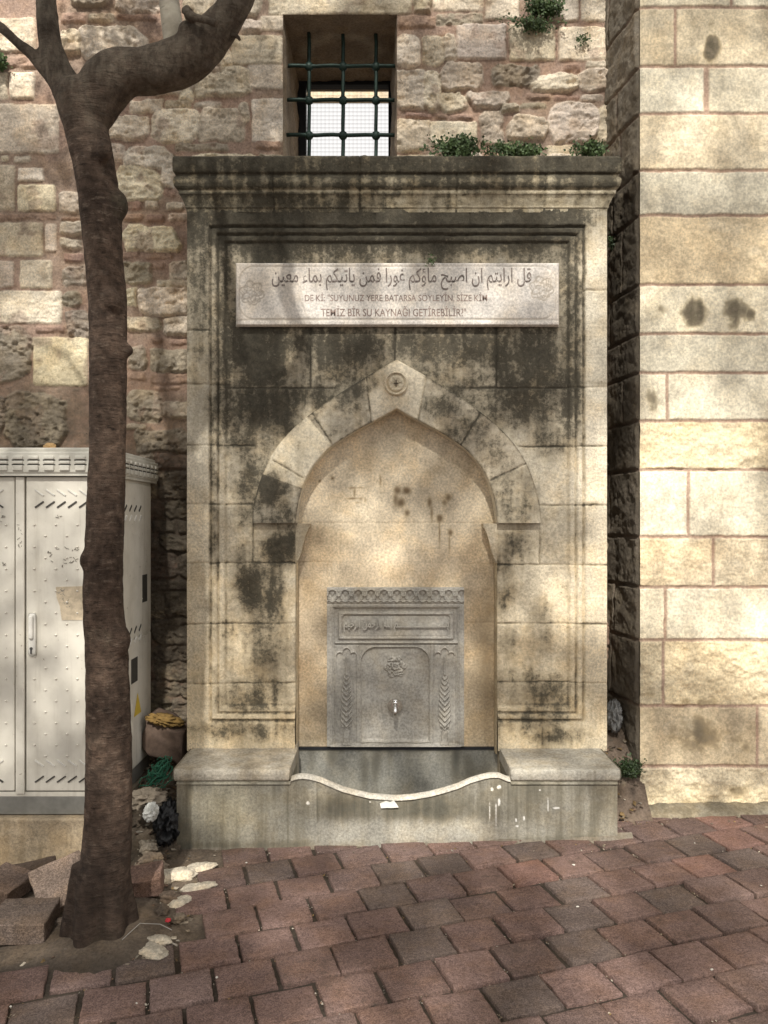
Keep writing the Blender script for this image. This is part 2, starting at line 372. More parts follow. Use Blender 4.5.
def rubble_wall():
    du = 1.05
    us = np.arange(-330, 641, du); us[-1] = 640; vs = np.arange(-140, 870, du)
    # snap edges of the window opening to grid lines
    W0, W1, T0, B0 = 283, 397, 15, 166
    us[np.argmin(abs(us-W0))] = W0; us[np.argmin(abs(us-W1))] = W1; vs[np.argmin(abs(vs-T0))] = T0; vs[np.argmin(abs(vs-B0))] = B0
    U, V = np.meshgrid(us, vs)
    wu = U+7.5*fbm(U/15, V/15, 11, 4); wv = V+7.5*fbm(U/15, V/15, 21, 4)
    au = U+2.6*fbm(U/9, V/9, 31, 4); av = V+2.6*fbm(U/9, V/9, 32, 4)
    best = np.full(U.shape, 99.); hgt = np.zeros(U.shape); colr = np.zeros(U.shape+(3,)); rgh = np.zeros(U.shape)
    for i, (kind, u0, v0, u1, v1, tone) in enumerate(STN):
        rr = random.Random(i)
        i0, i1 = np.searchsorted(us, [u0-6, u1+6]); j0, j1 = np.searchsorted(vs, [v0-6, v1+6])
        if i1 <= i0 or j1 <= j0: continue
        sl = (slice(j0, j1), slice(i0, i1))
        if kind == 'a': x, y = au[sl], av[sl]; rad = 2.5
        elif kind == 'b': x, y = au[sl], wv[sl]*.5+av[sl]*.5; rad = 2.5
        else:
            x, y = wu[sl], wv[sl]; u0 -= 1.8; u1 += 1.8; v0 -= 1.5; v1 += 1.5; rad = min(u1-u0, v1-v0)*rr.uniform(.10, .30)
        cx, cy = (u0+u1)/2, (v0+v1)/2; hx, hy = (u1-u0)/2, (v1-v0)/2
        sk = rr.uniform(-.08, .08) if kind == 'r' else 0
        # rubble: corners cut off by random chords give each stone its own outline
        qx = np.abs(x-cx+sk*(y-cy))-hx+rad; qy = np.abs(y-cy)-hy+rad
        d = np.hypot(np.maximum(qx, 0), np.maximum(qy, 0))+np.minimum(np.maximum(qx, qy), 0)-rad
        if kind == 'r':
            for sx in (-1, 1):
                for sy in (-1, 1):
                    if rr.random() < .6:
                        a = rr.uniform(.35, 1.2); nx, ny = sx*math.cos(a), sy*math.sin(a)
                        off = (abs(hx*nx)+abs(hy*ny))*rr.uniform(.72, .9)
                        d = np.maximum(d, (x-cx)*nx+(y-cy)*ny-off)
        m = d < best[sl]
        top = dict(a=.014, r=.03, b=.017)[kind]*rr.uniform(.65, 1.3)
        wdt = dict(a=1.6, r=2.4, b=1.8)[kind]
        prof = sst(.8, -wdt, d)*top
        if kind == 'r':
            prof = prof*(.8+.2*np.clip(1-((x-cx)/hx)**2, 0, 1))+sst(0, -3, d)*((x-cx)/hx*rr.uniform(-.008, .008)+(y-cy)/hy*rr.uniform(-.008, .008))
        hs = hgt[sl]; hs[m] = prof[m]; best[sl] = np.where(m, d, best[sl])
        c = np.array(TONE[tone])*rr.uniform(.86, 1.12)*np.array([1, rr.uniform(.965, 1.0), rr.uniform(.9, 1.0)])
        cs = colr[sl]; cs[m] = c; rg = rgh[sl]; rg[m] = dict(a=.5, r=1.35, b=.8)[kind]*(1.5 if tone == 'd' else 1)
    inn = sst(.6, -.8, best)
    mort = np.array([.42, .30, .235])*(1+.35*fbm(U/30, V/30, 41, 3))[..., None]
    greyer = sst(-.02, .15, fbm(U/60, V/60, 44, 3))[..., None]
    mort = mort*(1-.45*greyer)+np.array([.36, .29, .22])*.45*greyer
    col = colr*inn[..., None]+mort*(1-inn[..., None])
    # mortar smeared over some stone faces
    sm = sst(.12, .2, fbm(U/18, V/18, 45, 4))*.5*inn; col = col*(1-sm[..., None])+mort*sm[..., None]
    hh = hgt+rgh*inn*(.019*fbm(U/11, V/7, 51, 5, .6)+.004*fbm(U/2.6, V/2.2, 52, 2))+(1-inn)*(.009*fbm(U/10, V/10, 53, 4)+.003*fbm(U/2.5, V/2.5, 54, 2))
    hh = hh+.02*fbm(U/120, V/120, 55, 2)-inn*rgh*(.020*np.abs(fbm(U/12, V/7, 56, 4))+.008*sst(.15, .24, fbm(U/8, V/5, 57, 3)))
    g = .12+.12*fbm(U/35, V/35, 61, 4)
    g = g+.26*sst(300, 420, V)*(U > -400)+.12*sst(430, 480, V)  # darker low down: dirt, plus shade behind the cabinet painted in
    g = g+.22*np.exp(-((V-40)/30)**2-((U-20)/70)**2)*0+grime_blobs(U, V, [(140,40,40,30,.25),(395,10,60,9,.4),(520,95,40,20,.22),(90,10,20,15,.35),(590,130,25,40,.18),(180,560,60,130,.45),(40,420,60,50,.35)])
    X = PX(U, YW); Z = PZ(V, YW); Y = YW-hh
    ci = (us[:-1]+us[1:])/2; cj = (vs[:-1]+vs[1:])/2
    hole = ((ci > W0) & (ci < W1))[None, :] & ((cj > T0) & (cj < B0))[:, None]
    base = empty('rubble_wall', (0, YW, 0), label='old rubble stone wall with pinkish mortar behind the fountain, barred window near its top', cat='wall')
    gridobj('masonry', X, Y, Z, M_rubble, base, (0, YW, 0), col, g, ~hole, flip=True)
    return base, (PX(W0, YW), PX(W1, YW), PZ(T0, YW), PZ(B0, YW))
wall, (wx0, wx1, wz1, wz0) = rubble_wall()
# window tunnel through the thick wall
def reveal(base):
    off = (0, YW, 0); YE = 5.18
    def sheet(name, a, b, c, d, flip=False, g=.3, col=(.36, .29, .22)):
        n, m = 90, 90; s, t = np.meshgrid(np.linspace(0, 1, n), np.linspace(0, 1, m))
        a, b, c, d = map(np.array, (a, b, c, d))
        Pp = (a*(1-s[..., None])+b*s[..., None])*(1-t[..., None])+(d*(1-s[..., None])+c*s[..., None])*t[..., None]
        nrm = np.cross(b-a, d-a); nrm = nrm/np.linalg.norm(nrm)
        e = np.minimum(np.minimum(s, 1-s), np.minimum(t, 1-t)); k = sst(0, .05, e)
        h = (.03*fbm(s*7, t*7, hash(name) % 50, 4))*k*(-1 if flip else 1)
        Pp = Pp+nrm*h[..., None]
        cc = np.broadcast_to(col, Pp.shape)*(1+.5*fbm(s*6, t*6, 5, 3))[..., None]
        if name == 'lintel_soffit':
            dd = np.hypot((s-.5)/.33, (t-.45)/.2); ring = np.exp(-((dd-1)/.22)**2)*(.6+fbm(s*9, t*9, 8, 3))
            cc = cc*(1-ring[..., None]*.8)+np.array([.62, .56, .46])*ring[..., None]*.8
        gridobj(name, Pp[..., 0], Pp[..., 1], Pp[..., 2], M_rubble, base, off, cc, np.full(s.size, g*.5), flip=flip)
    y0 = YW-.004
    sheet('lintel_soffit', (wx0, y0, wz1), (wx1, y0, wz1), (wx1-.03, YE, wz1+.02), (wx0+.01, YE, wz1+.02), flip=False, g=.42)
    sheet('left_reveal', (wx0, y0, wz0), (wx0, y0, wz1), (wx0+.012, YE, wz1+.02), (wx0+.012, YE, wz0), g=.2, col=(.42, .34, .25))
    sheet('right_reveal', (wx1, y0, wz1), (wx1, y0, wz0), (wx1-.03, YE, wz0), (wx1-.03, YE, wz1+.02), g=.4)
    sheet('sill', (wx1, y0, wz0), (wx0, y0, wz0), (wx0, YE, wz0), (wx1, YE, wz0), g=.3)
    # wall seen edge-on from the yard side
    MB().box((-3.2, YE, -.3), (wx0+.012, YE+.02, 5.4)).box((wx1-.03, YE, -.3), (1.5, YE+.02, 5.4)).box((wx0+.012, YE, wz1+.02), (wx1-.03, YE+.02, 5.4)).box((wx0+.012, YE, -.3), (wx1-.03, YE+.02, wz0)).build('rear_face', M_rubble, base, off, col=(.4, .33, .26), grime=.2)
    MB().box((-3.2, YW+.03, 5.25), (1.5, YE, 5.4)).build('wall_top', M_rubble, base, off, col=(.4, .33, .26), grime=.3)
reveal(wall)
def grille(base):
    off = (0, YW, 0); yg = 4.55
    gr = MB()
    xs = [PX(u, yg) for u in (309, 343, 376)]; zs = [PZ(v, yg) for v in (66.5, 100.5, 135.5)]; zs.append(zs[-1]-.2)
    fr = empty('window_grille', (0, 0, 0)); fr.parent = base
    def bar(p, q):
        n = 14; pts = [(p[0]+(q[0]-p[0])*i/n+.0015*math.sin(i*2.1), p[1]+.0015*math.cos(i*1.7), p[2]+(q[2]-p[2])*i/n+.0015*math.sin(i*1.3)) for i in range(n+1)]
        MB().tube([(x, y-YW, z) for x, y, z in pts], .0108, 10).build('bar', M_iron, fr)
    for x in xs: bar((x, yg+.006, wz0-.02), (x, yg+.006, wz1+.01))
    for z in zs: bar((wx0-.02, yg-.006, z), (wx1+.01, yg-.006, z))
    for x in xs:
        for z in zs:
            MB().ball((x, yg-YW, z), .026, (1, .8, 1), 14).build('knot', M_iron, fr)
    # dark window frame and square wire mesh at the far end of the tunnel
    yf = 5.1; x0, x1 = PX(301, yf), PX(391.5, yf); zt = PZ(84, yf)
    MB().box((wx0, yf-.03, zt-.02), (wx1, yf+.03, wz1+.02)).box((wx0, yf-.03, wz0), (x0+.035, yf+.03, zt-.02)).box((x1-.02, yf-.03, wz0), (wx1, yf+.03, zt-.02)).build('window_frame', M_black, base, off)
    m = MB(); zz = wz0
    while zz < zt: m.box((x0, yf-.001, zz), (x1, yf+.001, zz+.0009)); zz += .0255
    xx = x0
    while xx < x1: m.box((xx, yf-.0012, wz0), (xx+.0009, yf+.0008, zt)); xx += .0255
    m.build('wire_mesh', M_mesh, base, off)
grille(wall)
# the yard roof edge seen through the window
o = MB().box((-6, 14, PZ(101, 14)), (5, 14.08, PZ(76, 14))).box((-5.9, 14.02, 0), (-5.3, 14.3, PZ(100, 14))).box((4.4, 14.02, 0), (4.9, 14.3, PZ(100, 14))).build('courtyard_beam', stone_mat('beam_plaster', amp=.3), None, col=(.62, .52, .38), grime=.05)
tag(o, 'tan plastered beam spanning the yard beyond the barred window', 'beam')

# ------------------------------------------------------------------ ashlar tower on the right
def tower():
    base = empty('stone_tower', (1.28, YT, 0), label='tall cream ashlar stone building corner with reddish bed joints at the right edge', cat='building')
    off = (1.28, YT, 0)
    bed = [-110, -50, 8, 67, 114, 171, 216, 285, 334, 373, 421, 470, 537, 587, 640, 706, 766, 812, 860]
    vj = {1: [731], 2: [675, 860], 3: [706, 840], 4: [800], 5: [], 6: [820], 7: [790], 8: [850], 9: [667, 830], 10: [800], 11: [688, 812], 12: [713, 850], 13: [665, 801], 14: [663, 870], 15: [757], 16: [800], 0: [700], 17: [700]}
    tl = (.83, .75, .60); tt = (.74, .62, .45); tr = (.75, .635, .45)
    tone = [tl, tl, tt, tl, tt, tl, tt, tl, tl, tl, tr, tl, tt, tl, tr, tt, tr, tr]
    rough = [0, 0, .1, 0, .25, .1, .3, .2, 0, .1, .8, .2, .6, .15, 1., .15, 1., 1.]
    du = .9
    us = np.arange(640, 1001, du); vs = np.arange(-110, 861, du); U, V = np.meshgrid(us, vs)
    k = np.clip(np.searchsorted(bed, vs, side='right')-1, 0, len(bed)-2)
    wob = 1.4*fbm(U/30, V/30, 71, 3)+1.2*fbm(U/6, V/6, 72, 2)
    b = np.array(bed, float); Vw = V+wob
    K = np.clip(np.searchsorted(b, Vw.ravel(), side='right').reshape(V.shape)-1, 0, len(bed)-2)
    dj = np.minimum(Vw-b[K], b[K+1]-Vw); idx = K*10
    Uw = U+1.2*fbm(U/8, V/8, 73, 3)
    for i, js in vj.items():
        for q, j in enumerate(js):
            m = K == i
            dj = np.where(m, np.minimum(dj, np.abs(Uw-j)*(1 if not (i == 3 and j == 706) else .55)), dj)
            idx = idx+np.where(m & (Uw > j), 1, 0)
    inn = sst(.9, 2.2, dj)
    col = np.zeros(U.shape+(3,)); rg = np.array(rough)[K]
    tn = np.array(tone)[K]; vr = hsh(idx, idx*0+3, 5); vr2 = hsh(idx, idx*0+7, 9)
    tn = tn*(.86+.24*vr)[..., None]*np.stack([np.ones_like(vr), .97+.05*vr2, (.88+.12*vr2)], -1)
    patch = sst(0, .12, fbm(U/40, V/25, 75, 4))
    tn = tn*(1-.28*patch[..., None])+np.array([.68, .62, .49])*.28*patch[..., None]
    mort = np.array([.46, .33, .25])*(1+.3*fbm(U/20, V/10, 76, 3))[..., None]
    col = tn*inn[..., None]+mort*(1-inn[..., None])
    h = inn*.0065+rg*inn*(.034*fbm(U/17, V/13, 81, 5, .55)+.004*fbm(U/3, V/3, 82, 2))+.003*fbm(U/14, V/14, 83, 4)*inn+.0035*fbm(U/5, V/5, 84, 3)*(1-inn)
    g = grime_blobs(U+7*fbm(U/12, V/12, 87, 4), V+9*fbm(U/12, V/12, 88, 4), [(711, 48, 11, 16, .95), (708, 30, 28, 20, .45), (656, 310, 14, 19, .62), (693, 313, 14, 19, .98), (736, 310, 18, 19, .8), (750, 315, 7, 9, .8), (651, 402, 10, 20, .6),
        (650, 566, 10, 18, .22), (700, 735, 42, 26, .62), (735, 745, 25, 18, .5), (740, 790, 22, 12, .5), (700, 806, 90, 10, .45), (660, 690, 26, 14, .45), (700, 700, 40, 10, .5), (660, 815, 100, 6, .6), (720, 555, 40, 12, .2), (640, 250, 6, 300, .12)])
    g = sst(.22, .62, g+.75*fbm(U/9, V/11, 86, 5, .6))*np.clip(g*1.3, 0, 1.)
    g = g+.05+.18*fbm(U/30, V/40, 85, 4)+.3*(vn(U/5, V/60, 89)-.55)
    # three rubbed patches keep the shape of rectangles
    X = PX(U, YT); Z = PZ(V, YT); Y = YT-h
    ed = sst(0, 3, U-640); Y = Y+(1-ed)*.006
    gridobj('front_masonry', X, Y, Z, M_tower, base, off, col, g, flip=True)
    # side towards the fountain
    ss = np.linspace(0, 1, 110); S, V2 = np.meshgrid(ss, np.arange(-110, 861, 1.3))
    vwob = V2+2.2*fbm(S*4, V2/20, 91, 3)+3*S*0
    K = np.clip(np.searchsorted(b, vwob.ravel(), side='right').reshape(V2.shape)-1, 0, len(bed)-2)
    dj = np.minimum(vwob-b[K], b[K+1]-vwob)
    jx = hsh(K, K*0+1, 33)*.5+.3; dj = np.minimum(dj, np.abs(S-jx)*76*np.where(hsh(K, K*0+2, 3) > .4, 1, 9))
    inn = sst(.8, 2.6, dj)
    h = inn*.012+inn*(.028*fbm(S*5, V2/14, 92, 5, .55)+.006*fbm(S*22, V2/4, 93, 2))
    h = h*sst(0, .04, S)
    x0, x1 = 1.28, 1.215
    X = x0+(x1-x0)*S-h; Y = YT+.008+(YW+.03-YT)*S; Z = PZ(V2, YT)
    tn = np.array([.25, .22, .175])*(.7+.5*hsh(K, K*0+4, 6))[..., None]  # side darkened: shade of the narrow gap put into its colour
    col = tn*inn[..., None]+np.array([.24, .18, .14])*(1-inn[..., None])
    g = .30+.4*sst(20, 260, V2)+.5*fbm(S*3, V2/40, 94, 4)  # dirt mixed with more of the gap's painted shade
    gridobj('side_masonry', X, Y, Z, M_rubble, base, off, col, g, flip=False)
    # rest of the building
    MB().box((1.34, YT+.02, -.1), (PX(1000, YT), 8, 4.62)).build('building_core', M_tower, base, off, col=(.55, .45, .3), grime=.2)
    # rough concrete strip along the foot of the tower
    s, t = np.meshgrid(np.linspace(0, 1, 320), np.linspace(0, 1, 30))
    X = 1.10+s*1.95; prof_y = YT-.10-.03*fbm(s*12, t*0, 97, 3)
    ang = t*math.pi/2
    Y = prof_y+(YT+.02-prof_y)*(1-np.cos(ang)); Z = gz(X)-.02+(.058+.02*fbm(s*18, t*0, 96, 3))*np.sin(ang)+.014*fbm(s*60, t*8, 98, 3)*t
    gridobj('footing', X, Y, Z, M_conc, base, off, np.broadcast_to((.24, .215, .165), X.shape+(3,)), .38+.4*fbm(s*20, t*4, 99, 3), flip=False)
tower()

# ------------------------------------------------------------------ the fountain
FOFF = (0.065, YF, 0)
fountain = empty('wall_fountain', FOFF, label='old limestone wall fountain with pointed arch niche, cornice and marble inscription above a stone basin', cat='fountain')
DARK = [(240,165,90,40,.75),(330,180,90,35,.72),(450,175,80,40,.62),(560,175,70,35,.7),(200,200,30,40,.75),(250,232,70,22,.62),(330,228,60,20,.45),(400,235,50,14,.55),(480,232,80,20,.5),(560,215,60,18,.5),
 (200,300,22,120,.58),(200,400,16,60,.42),(200,690,18,50,.25),(222,300,12,120,.6),(252,352,30,22,.98),(270,370,26,18,.98),(240,345,30,30,.75),(330,350,45,26,.85),(360,345,40,22,.8),(430,345,45,24,.68),(480,350,45,26,.8),(540,355,50,26,.72),(560,380,30,60,.62),(520,400,30,30,.68),
 (300,395,40,16,.8),(260,405,34,34,.85),(240,440,30,30,.62),(282,420,22,18,.85),(240,500,24,30,.7),(250,470,26,28,.68),(278,548,22,22,.95),(290,540,14,18,.9),(250,590,26,32,.88),(268,600,20,40,.8),(230,620,16,50,.5),(262,660,22,34,.62),(250,700,34,18,.72),(240,730,60,12,.62),(278,690,12,30,.45),
 (240,560,18,20,.5),(555,440,22,30,.5),(540,430,16,34,.55),(515,545,24,26,.78),(505,565,18,22,.7),(510,600,18,24,.62),(535,610,24,18,.55),(545,640,14,18,.42),(510,640,10,24,.5),(540,690,50,20,.6),(520,720,50,16,.62),(565,700,16,30,.55),(560,735,40,9,.62),(596,384,16,4,.6),(572,330,5,160,.34),(584,330,3,220,.4),(596,330,12,30,.22),(590,445,18,5,.42),(590,504,18,4,.45),(590,624,18,3,.3),
 (193,445,14,9,.6),(213,520,5,180,.6),(190,600,8,60,.25),(395,500,3,1,.2)]
LIGHT = [(235,383,28,5,-.6),(285,383,26,5,-.5),(302,360,16,14,-.35),(478,374,14,12,-.7),(227,500,16,7,-.3),(262,531,18,5,-.5),(330,250,40,10,-.25),(225,600,12,40,-.25),(522,610,16,22,-.3)]
ARCHG = [(350,390,16,22,.75),(372,380,10,16,.5),(440,408,24,14,.55),(470,430,24,20,.45),(500,460,24,26,.42),(268,488,18,30,.72),(300,480,12,10,.2),(318,422,26,18,.3),(275,515,26,14,.4),(515,505,22,24,.4),(330,425,60,6,.15),(300,460,8,30,.3),(520,450,40,5,.2)]
BASE = (.60, .515, .36)
def fgrime(U, V, extra=(), base=.13):
    W1 = 9*fbm(U/22, V/22, 101, 4); W2 = 9*fbm(U/22, V/22, 102, 4)
    g = grime_blobs(U+W1, V+W2, DARK)+grime_blobs(U+W1, V+W2, LIGHT)
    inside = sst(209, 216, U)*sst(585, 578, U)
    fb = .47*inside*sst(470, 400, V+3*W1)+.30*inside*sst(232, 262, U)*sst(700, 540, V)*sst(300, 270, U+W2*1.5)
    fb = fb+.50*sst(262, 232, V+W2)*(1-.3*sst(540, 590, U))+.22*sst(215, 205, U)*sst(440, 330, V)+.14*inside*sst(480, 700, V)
    g = np.maximum(g, base)+fb*(1-np.clip(g, 0, .75))+.22*fbm(U/14, V/14, 103, 4)
    run = vn(U/3.5+.4*W1, V/70, 104)*.6+vn(U/9, V/120, 105)*.4-.5
    g = g*1.12+.36*run*(.25+np.clip(g, 0, .8))
    for e in extra: g = g+grime_blobs(U+W1*.5, V+W2*.5, [e])
    return g
def fcol(U, V, key=0):
    warm = sst(380, 740, V)[..., None]
    c = np.array([.60, .545, .435])*(1-warm)+np.array([.70, .60, .43])*warm
    c = c*(1+.22*fbm(U/40, V/40, 111, 3))[..., None]
    rt = sst(560, 600, U)[..., None]*.25; c = c*(1+rt*.5)
    return c
def crack(x, y, segs, w=1.1):
    d = np.full(x.shape, 99.)
    for (x0, y0, x1, y1) in segs:
        L = math.hypot(x1-x0, y1-y0); t = np.clip(((x-x0)*(x1-x0)+(y-y0)*(y1-y0))/L/L, 0, 1)
        d = np.minimum(d, np.hypot(x-x0-t*(x1-x0), y-y0-t*(y1-y0)))
    return np.exp(-(d/w)**2)
ARC_IN = [(0, 408.5), (14, 416.5), (29, 424.5), (47, 434.5), (66, 447), (78, 459), (88, 473), (95, 490), (99, 507), (101, 523)]
ARC_EX = [(0, 359.5), (15, 368), (30, 376.5), (58, 394), (85, 413), (103, 428), (119, 446), (131, 466), (139.5, 490), (143.5, 507), (144.5, 523)]
AC = 396.7
def arcs(pts, n):
    p = np.array(pts, float); q = np.vstack([2*p[0]-p[1], p, 2*p[-1]-p[-2]]); out = []
    for i in range(len(p)-1):
        for t in np.linspace(0, 1, 20, endpoint=False):
            a, b, c, d = q[i:i+4]
            out.append(.5*((2*b)+(-a+c)*t+(2*a-5*b+4*c-d)*t*t+(-a+3*b-3*c+d)*t**3))
    out.append(p[-1]); out = np.array(out); s = np.r_[0, np.cumsum(np.hypot(*np.diff(out, axis=0).T))]
    t = np.linspace(0, s[-1], n); return np.interp(t, s, out[:, 0]), np.interp(t, s, out[:, 1])
def body():
    us = np.arange(187, 608, 1.0); vs = np.arange(204, 752, 1.0); U, V = np.meshgrid(us, vs)
    Uw = U+.5*fbm(U/9, V/9, 121, 3)*2; Vw = V+.5*fbm(U/9, V/9, 122, 3)*2
    s = np.minimum(np.minimum(Uw-209.5, 584.5-Uw), np.minimum(Vw-226, 721.5-Vw))
    xp = [-3, -1.2, -.2, 1.2, 2.2, 6.5, 7.3, 8.6, 9.4, 13.5, 15, 16.2, 18.5, 20]
    yp = [0, 0, .016, .016, .004, .006, .021, .021, .014, .016, .030, .030, .030, .030]
    dep = np.interp(s, xp, yp)
    # worn away in places
    # bottom moulding: shallower
    joints = [(187, 384, 229, 384), (187, 445, 252, 445), (187, 504, 252, 504), (187, 563, 296, 563), (187, 624, 296, 624), (187, 684, 296, 684), (229, 387, 335, 387), (458, 387, 607, 387),
              (520, 446, 607, 446), (541, 505, 607, 505), (498, 565, 607, 565), (498, 624, 607, 624), (498, 683, 607, 683), (310, 326, 310, 387), (395, 326, 395, 360), (497, 326, 497, 387), (252, 523, 252, 563), (541, 523, 541, 565), (207, 204, 207, 226), (303, 204, 303, 226), (375, 204, 375, 226), (470, 204, 470, 226), (585, 290, 607, 290), (187, 330, 209, 330)]
    ck = crack(U+1.2*fbm(U/6, V/6, 123, 3), V+1.6*fbm(U/6, V/6, 124, 3), joints, .75)*(.45+1.1*vn(U/16, V/16, 125))
    dep = dep+.006*ck+.005*fbm(U/18, V/18, 126, 5)+.0022*fbm(U/3.2, V/3.2, 127, 2)
    g = fgrime(U, V)+.35*ck
    # black crust collects in the grooves
    g = g+.30*np.exp(-((s-.5)/1.3)**2)+.28*np.exp(-((s-8)/1.1)**2)+.18*np.exp(-((s-15.5)/1.2)**2)
    g = g+.16*np.exp(-((V-204)/7)**2)*(.4+vn(U/12, V/9, 128))
    # per-block tone
    bi = np.searchsorted([384, 445, 504, 563, 624, 684], vs)[:, None]*7+np.searchsorted([209, 252, 310, 395, 497, 541, 585], us)[None, :]
    tone = .9+.2*hsh(bi, bi*0, 17)
    c = fcol(U, V)*tone[..., None]
    g = g+.14*(hsh(bi, bi*0+5, 18)-.5)
    X = PX(U, YF); Z = PZ(V, YF); Y = YF+dep
    ci = (us[:-1]+us[1:])/2; cj = (vs[:-1]+vs[1:])/2
    ix, iv = arcs(ARC_IN, 200); mx, mv = arcs(ARC_EX, 200)
    midx = (ix+mx)/2; midv = (iv+mv)/2
    hw = np.interp(cj, midv, midx, left=-1)
    hole = (np.abs(ci[None, :]-AC) < hw[:, None]) & (cj[:, None] < 523)
    hole |= (np.abs(ci[None, :]-396.5) < 101.5) & (cj[:, None] >= 523)
    gridobj('body', X, Y, Z, M_fount, fountain, FOFF, c, g, ~hole, flip=True)
    for x, fl in ((X[0, 0], False), (X[0, -1], True)):
        yy = np.linspace(YF, YW+.02, 50); zz = Z[:, 0]; YY, ZZ = np.meshgrid(yy, zz)
        XX = x+(1 if fl else -1)*.006*fbm(YY*20, ZZ*20, 130, 4)*sst(YF, YF+.03, YY)
        UU = np.full_like(YY, 200.); VV = np.broadcast_to(vs[:, None], YY.shape)
        YY = np.where(YY == YF, Y[:, 0 if not fl else -1][:, None], YY)
        gridobj('side_wall', XX, YY, ZZ, M_fount, fountain, FOFF, fcol(UU, VV)*.9, fgrime(UU+YY*50, VV)+.1, flip=not fl)
body()
YN = 4.105
def arch():
    n = 420; ix, iv = arcs(ARC_IN, n//2); ex, ev = arcs(ARC_EX, n//2)
    iu = np.r_[-ix[::-1], ix[1:]]+AC; ivv = np.r_[iv[::-1], iv[1:]]; eu = np.r_[-ex[::-1], ex[1:]]+AC; evv = np.r_[ev[::-1], ev[1:]]
    m = len(iu)
    # across profile: t 0 = extrados at field, ... front face ..., intrados back
    K = 46; front = np.linspace(0, 1, K)
    tt = np.r_[0, 0, front*.996+.002, 1, np.ones(14)]
    yy = np.r_[YF+.045, YF+.0, np.full(K, YF-.006), YF-.001, np.linspace(YF+.004, YN+.02, 14)]
    yy[2] = YF-.002; yy[K+1] = YF-.003
    A = np.arange(m)
    T = np.broadcast_to(tt[:, None], (len(tt), m)); Yy = np.broadcast_to(yy[:, None], T.shape).copy()
    U = eu[None, :]*(1-T)+iu[None, :]*T; V = evv[None, :]*(1-T)+ivv[None, :]*T
    joints = [(366.5, 376.7, 371, 422), (312, 413, 332, 444), (273, 460, 303, 478), (426, 376.7, 418, 420), (481, 412, 460, 446), (527, 463, 491, 480)]
    ck = crack(U+.8*fbm(U/5, V/5, 141, 3), V+.8*fbm(U/5, V/5, 142, 3), joints, .8)
    fr = (np.arange(len(tt)) >= 2) & (np.arange(len(tt)) <= K+1); fr = fr[:, None]
    Yy = Yy+fr*(.006*ck+.0035*fbm(U/14, V/14, 143, 5)+.0015*fbm(U/3, V/3, 144, 2))
    # sharp incised line just inside the outer edge
    # tone by stone
    sid = np.searchsorted([f for f in (.11, .27, .42, .575, .72, .87)], np.linspace(0, 1, m))
    base = np.array([(.58, .53, .43), (.68, .61, .47), (.60, .545, .44), (.66, .59, .46), (.60, .545, .44), (.63, .565, .45), (.63, .565, .44)])[sid]
    c = np.broadcast_to(base[None], U.shape+(3,))*(1+.2*fbm(U/20, V/20, 145, 3))[..., None]
    W1 = 6*fbm(U/14, V/14, 146, 4)
    gb = np.array([.36, .12, .34, .14, .36, .30, .30])[sid]
    g = gb[None]+grime_blobs(U+W1, V+W1, ARCHG)*.9+.5*fbm(U/16, V/16, 147, 4)+.3*ck
    g = g+.32*sst(.06, 0, T)+.14*sst(.93, 1, T)*fr
    deep = (np.arange(len(tt)) > K+2)[:, None]
    g = np.where(deep, .15+.1*fbm(U/9, Yy*60, 148, 3), g)
    X = PX(U, YF); Z = PZ(V, YF)
    o = gridobj('arch_band', X, Yy, Z, M_fount, fountain, FOFF, c, g, flip=False)
    # close the springing ends
    # medallion on the keystone
    cx, cz = PX(396, YF), PZ(384, YF); nr, na = 40, 96
    r, a = np.meshgrid(np.linspace(0, 1, nr), np.linspace(0, 2*math.pi, na)); Rm = .062
    h = np.interp(r, [0, .1, .18, .24, .3, .55, .62, .68, .76, .84, .9, .96, 1], [.010, .010, .006, .006, .011, .012, .009, .004, .006, .015, .015, .007, -.004])
    h = h-.004*np.exp(-((r-.35)/.1)**2)*(np.cos(a*6) > .3)
    med = gridobj('keystone_medallion', cx+Rm*r*np.cos(a), YF-.009-h, cz+Rm*r*np.sin(a), M_fount, fountain, FOFF, np.broadcast_to((.64, .56, .42), r.shape+(3,)), .12+.25*np.exp(-((r-.68)/.08)**2)+.2*(r < .2), flip=False)
    cr = MB(); 
    for q, ww in ((0, .016), (90, .012)):
        cr.box((cx-.0025, YF-.024, cz-ww), (cx+.0025, YF-.018, cz+ww), Matrix.Rotation(R(q), 4, 'Y'))
    o = cr.build('medallion_cross', M_fount, med, (0, 0, 0), col=(.12, .1, .08), grime=.2)
    o.location = (-FOFF[0], -FOFF[1], -FOFF[2])
arch()
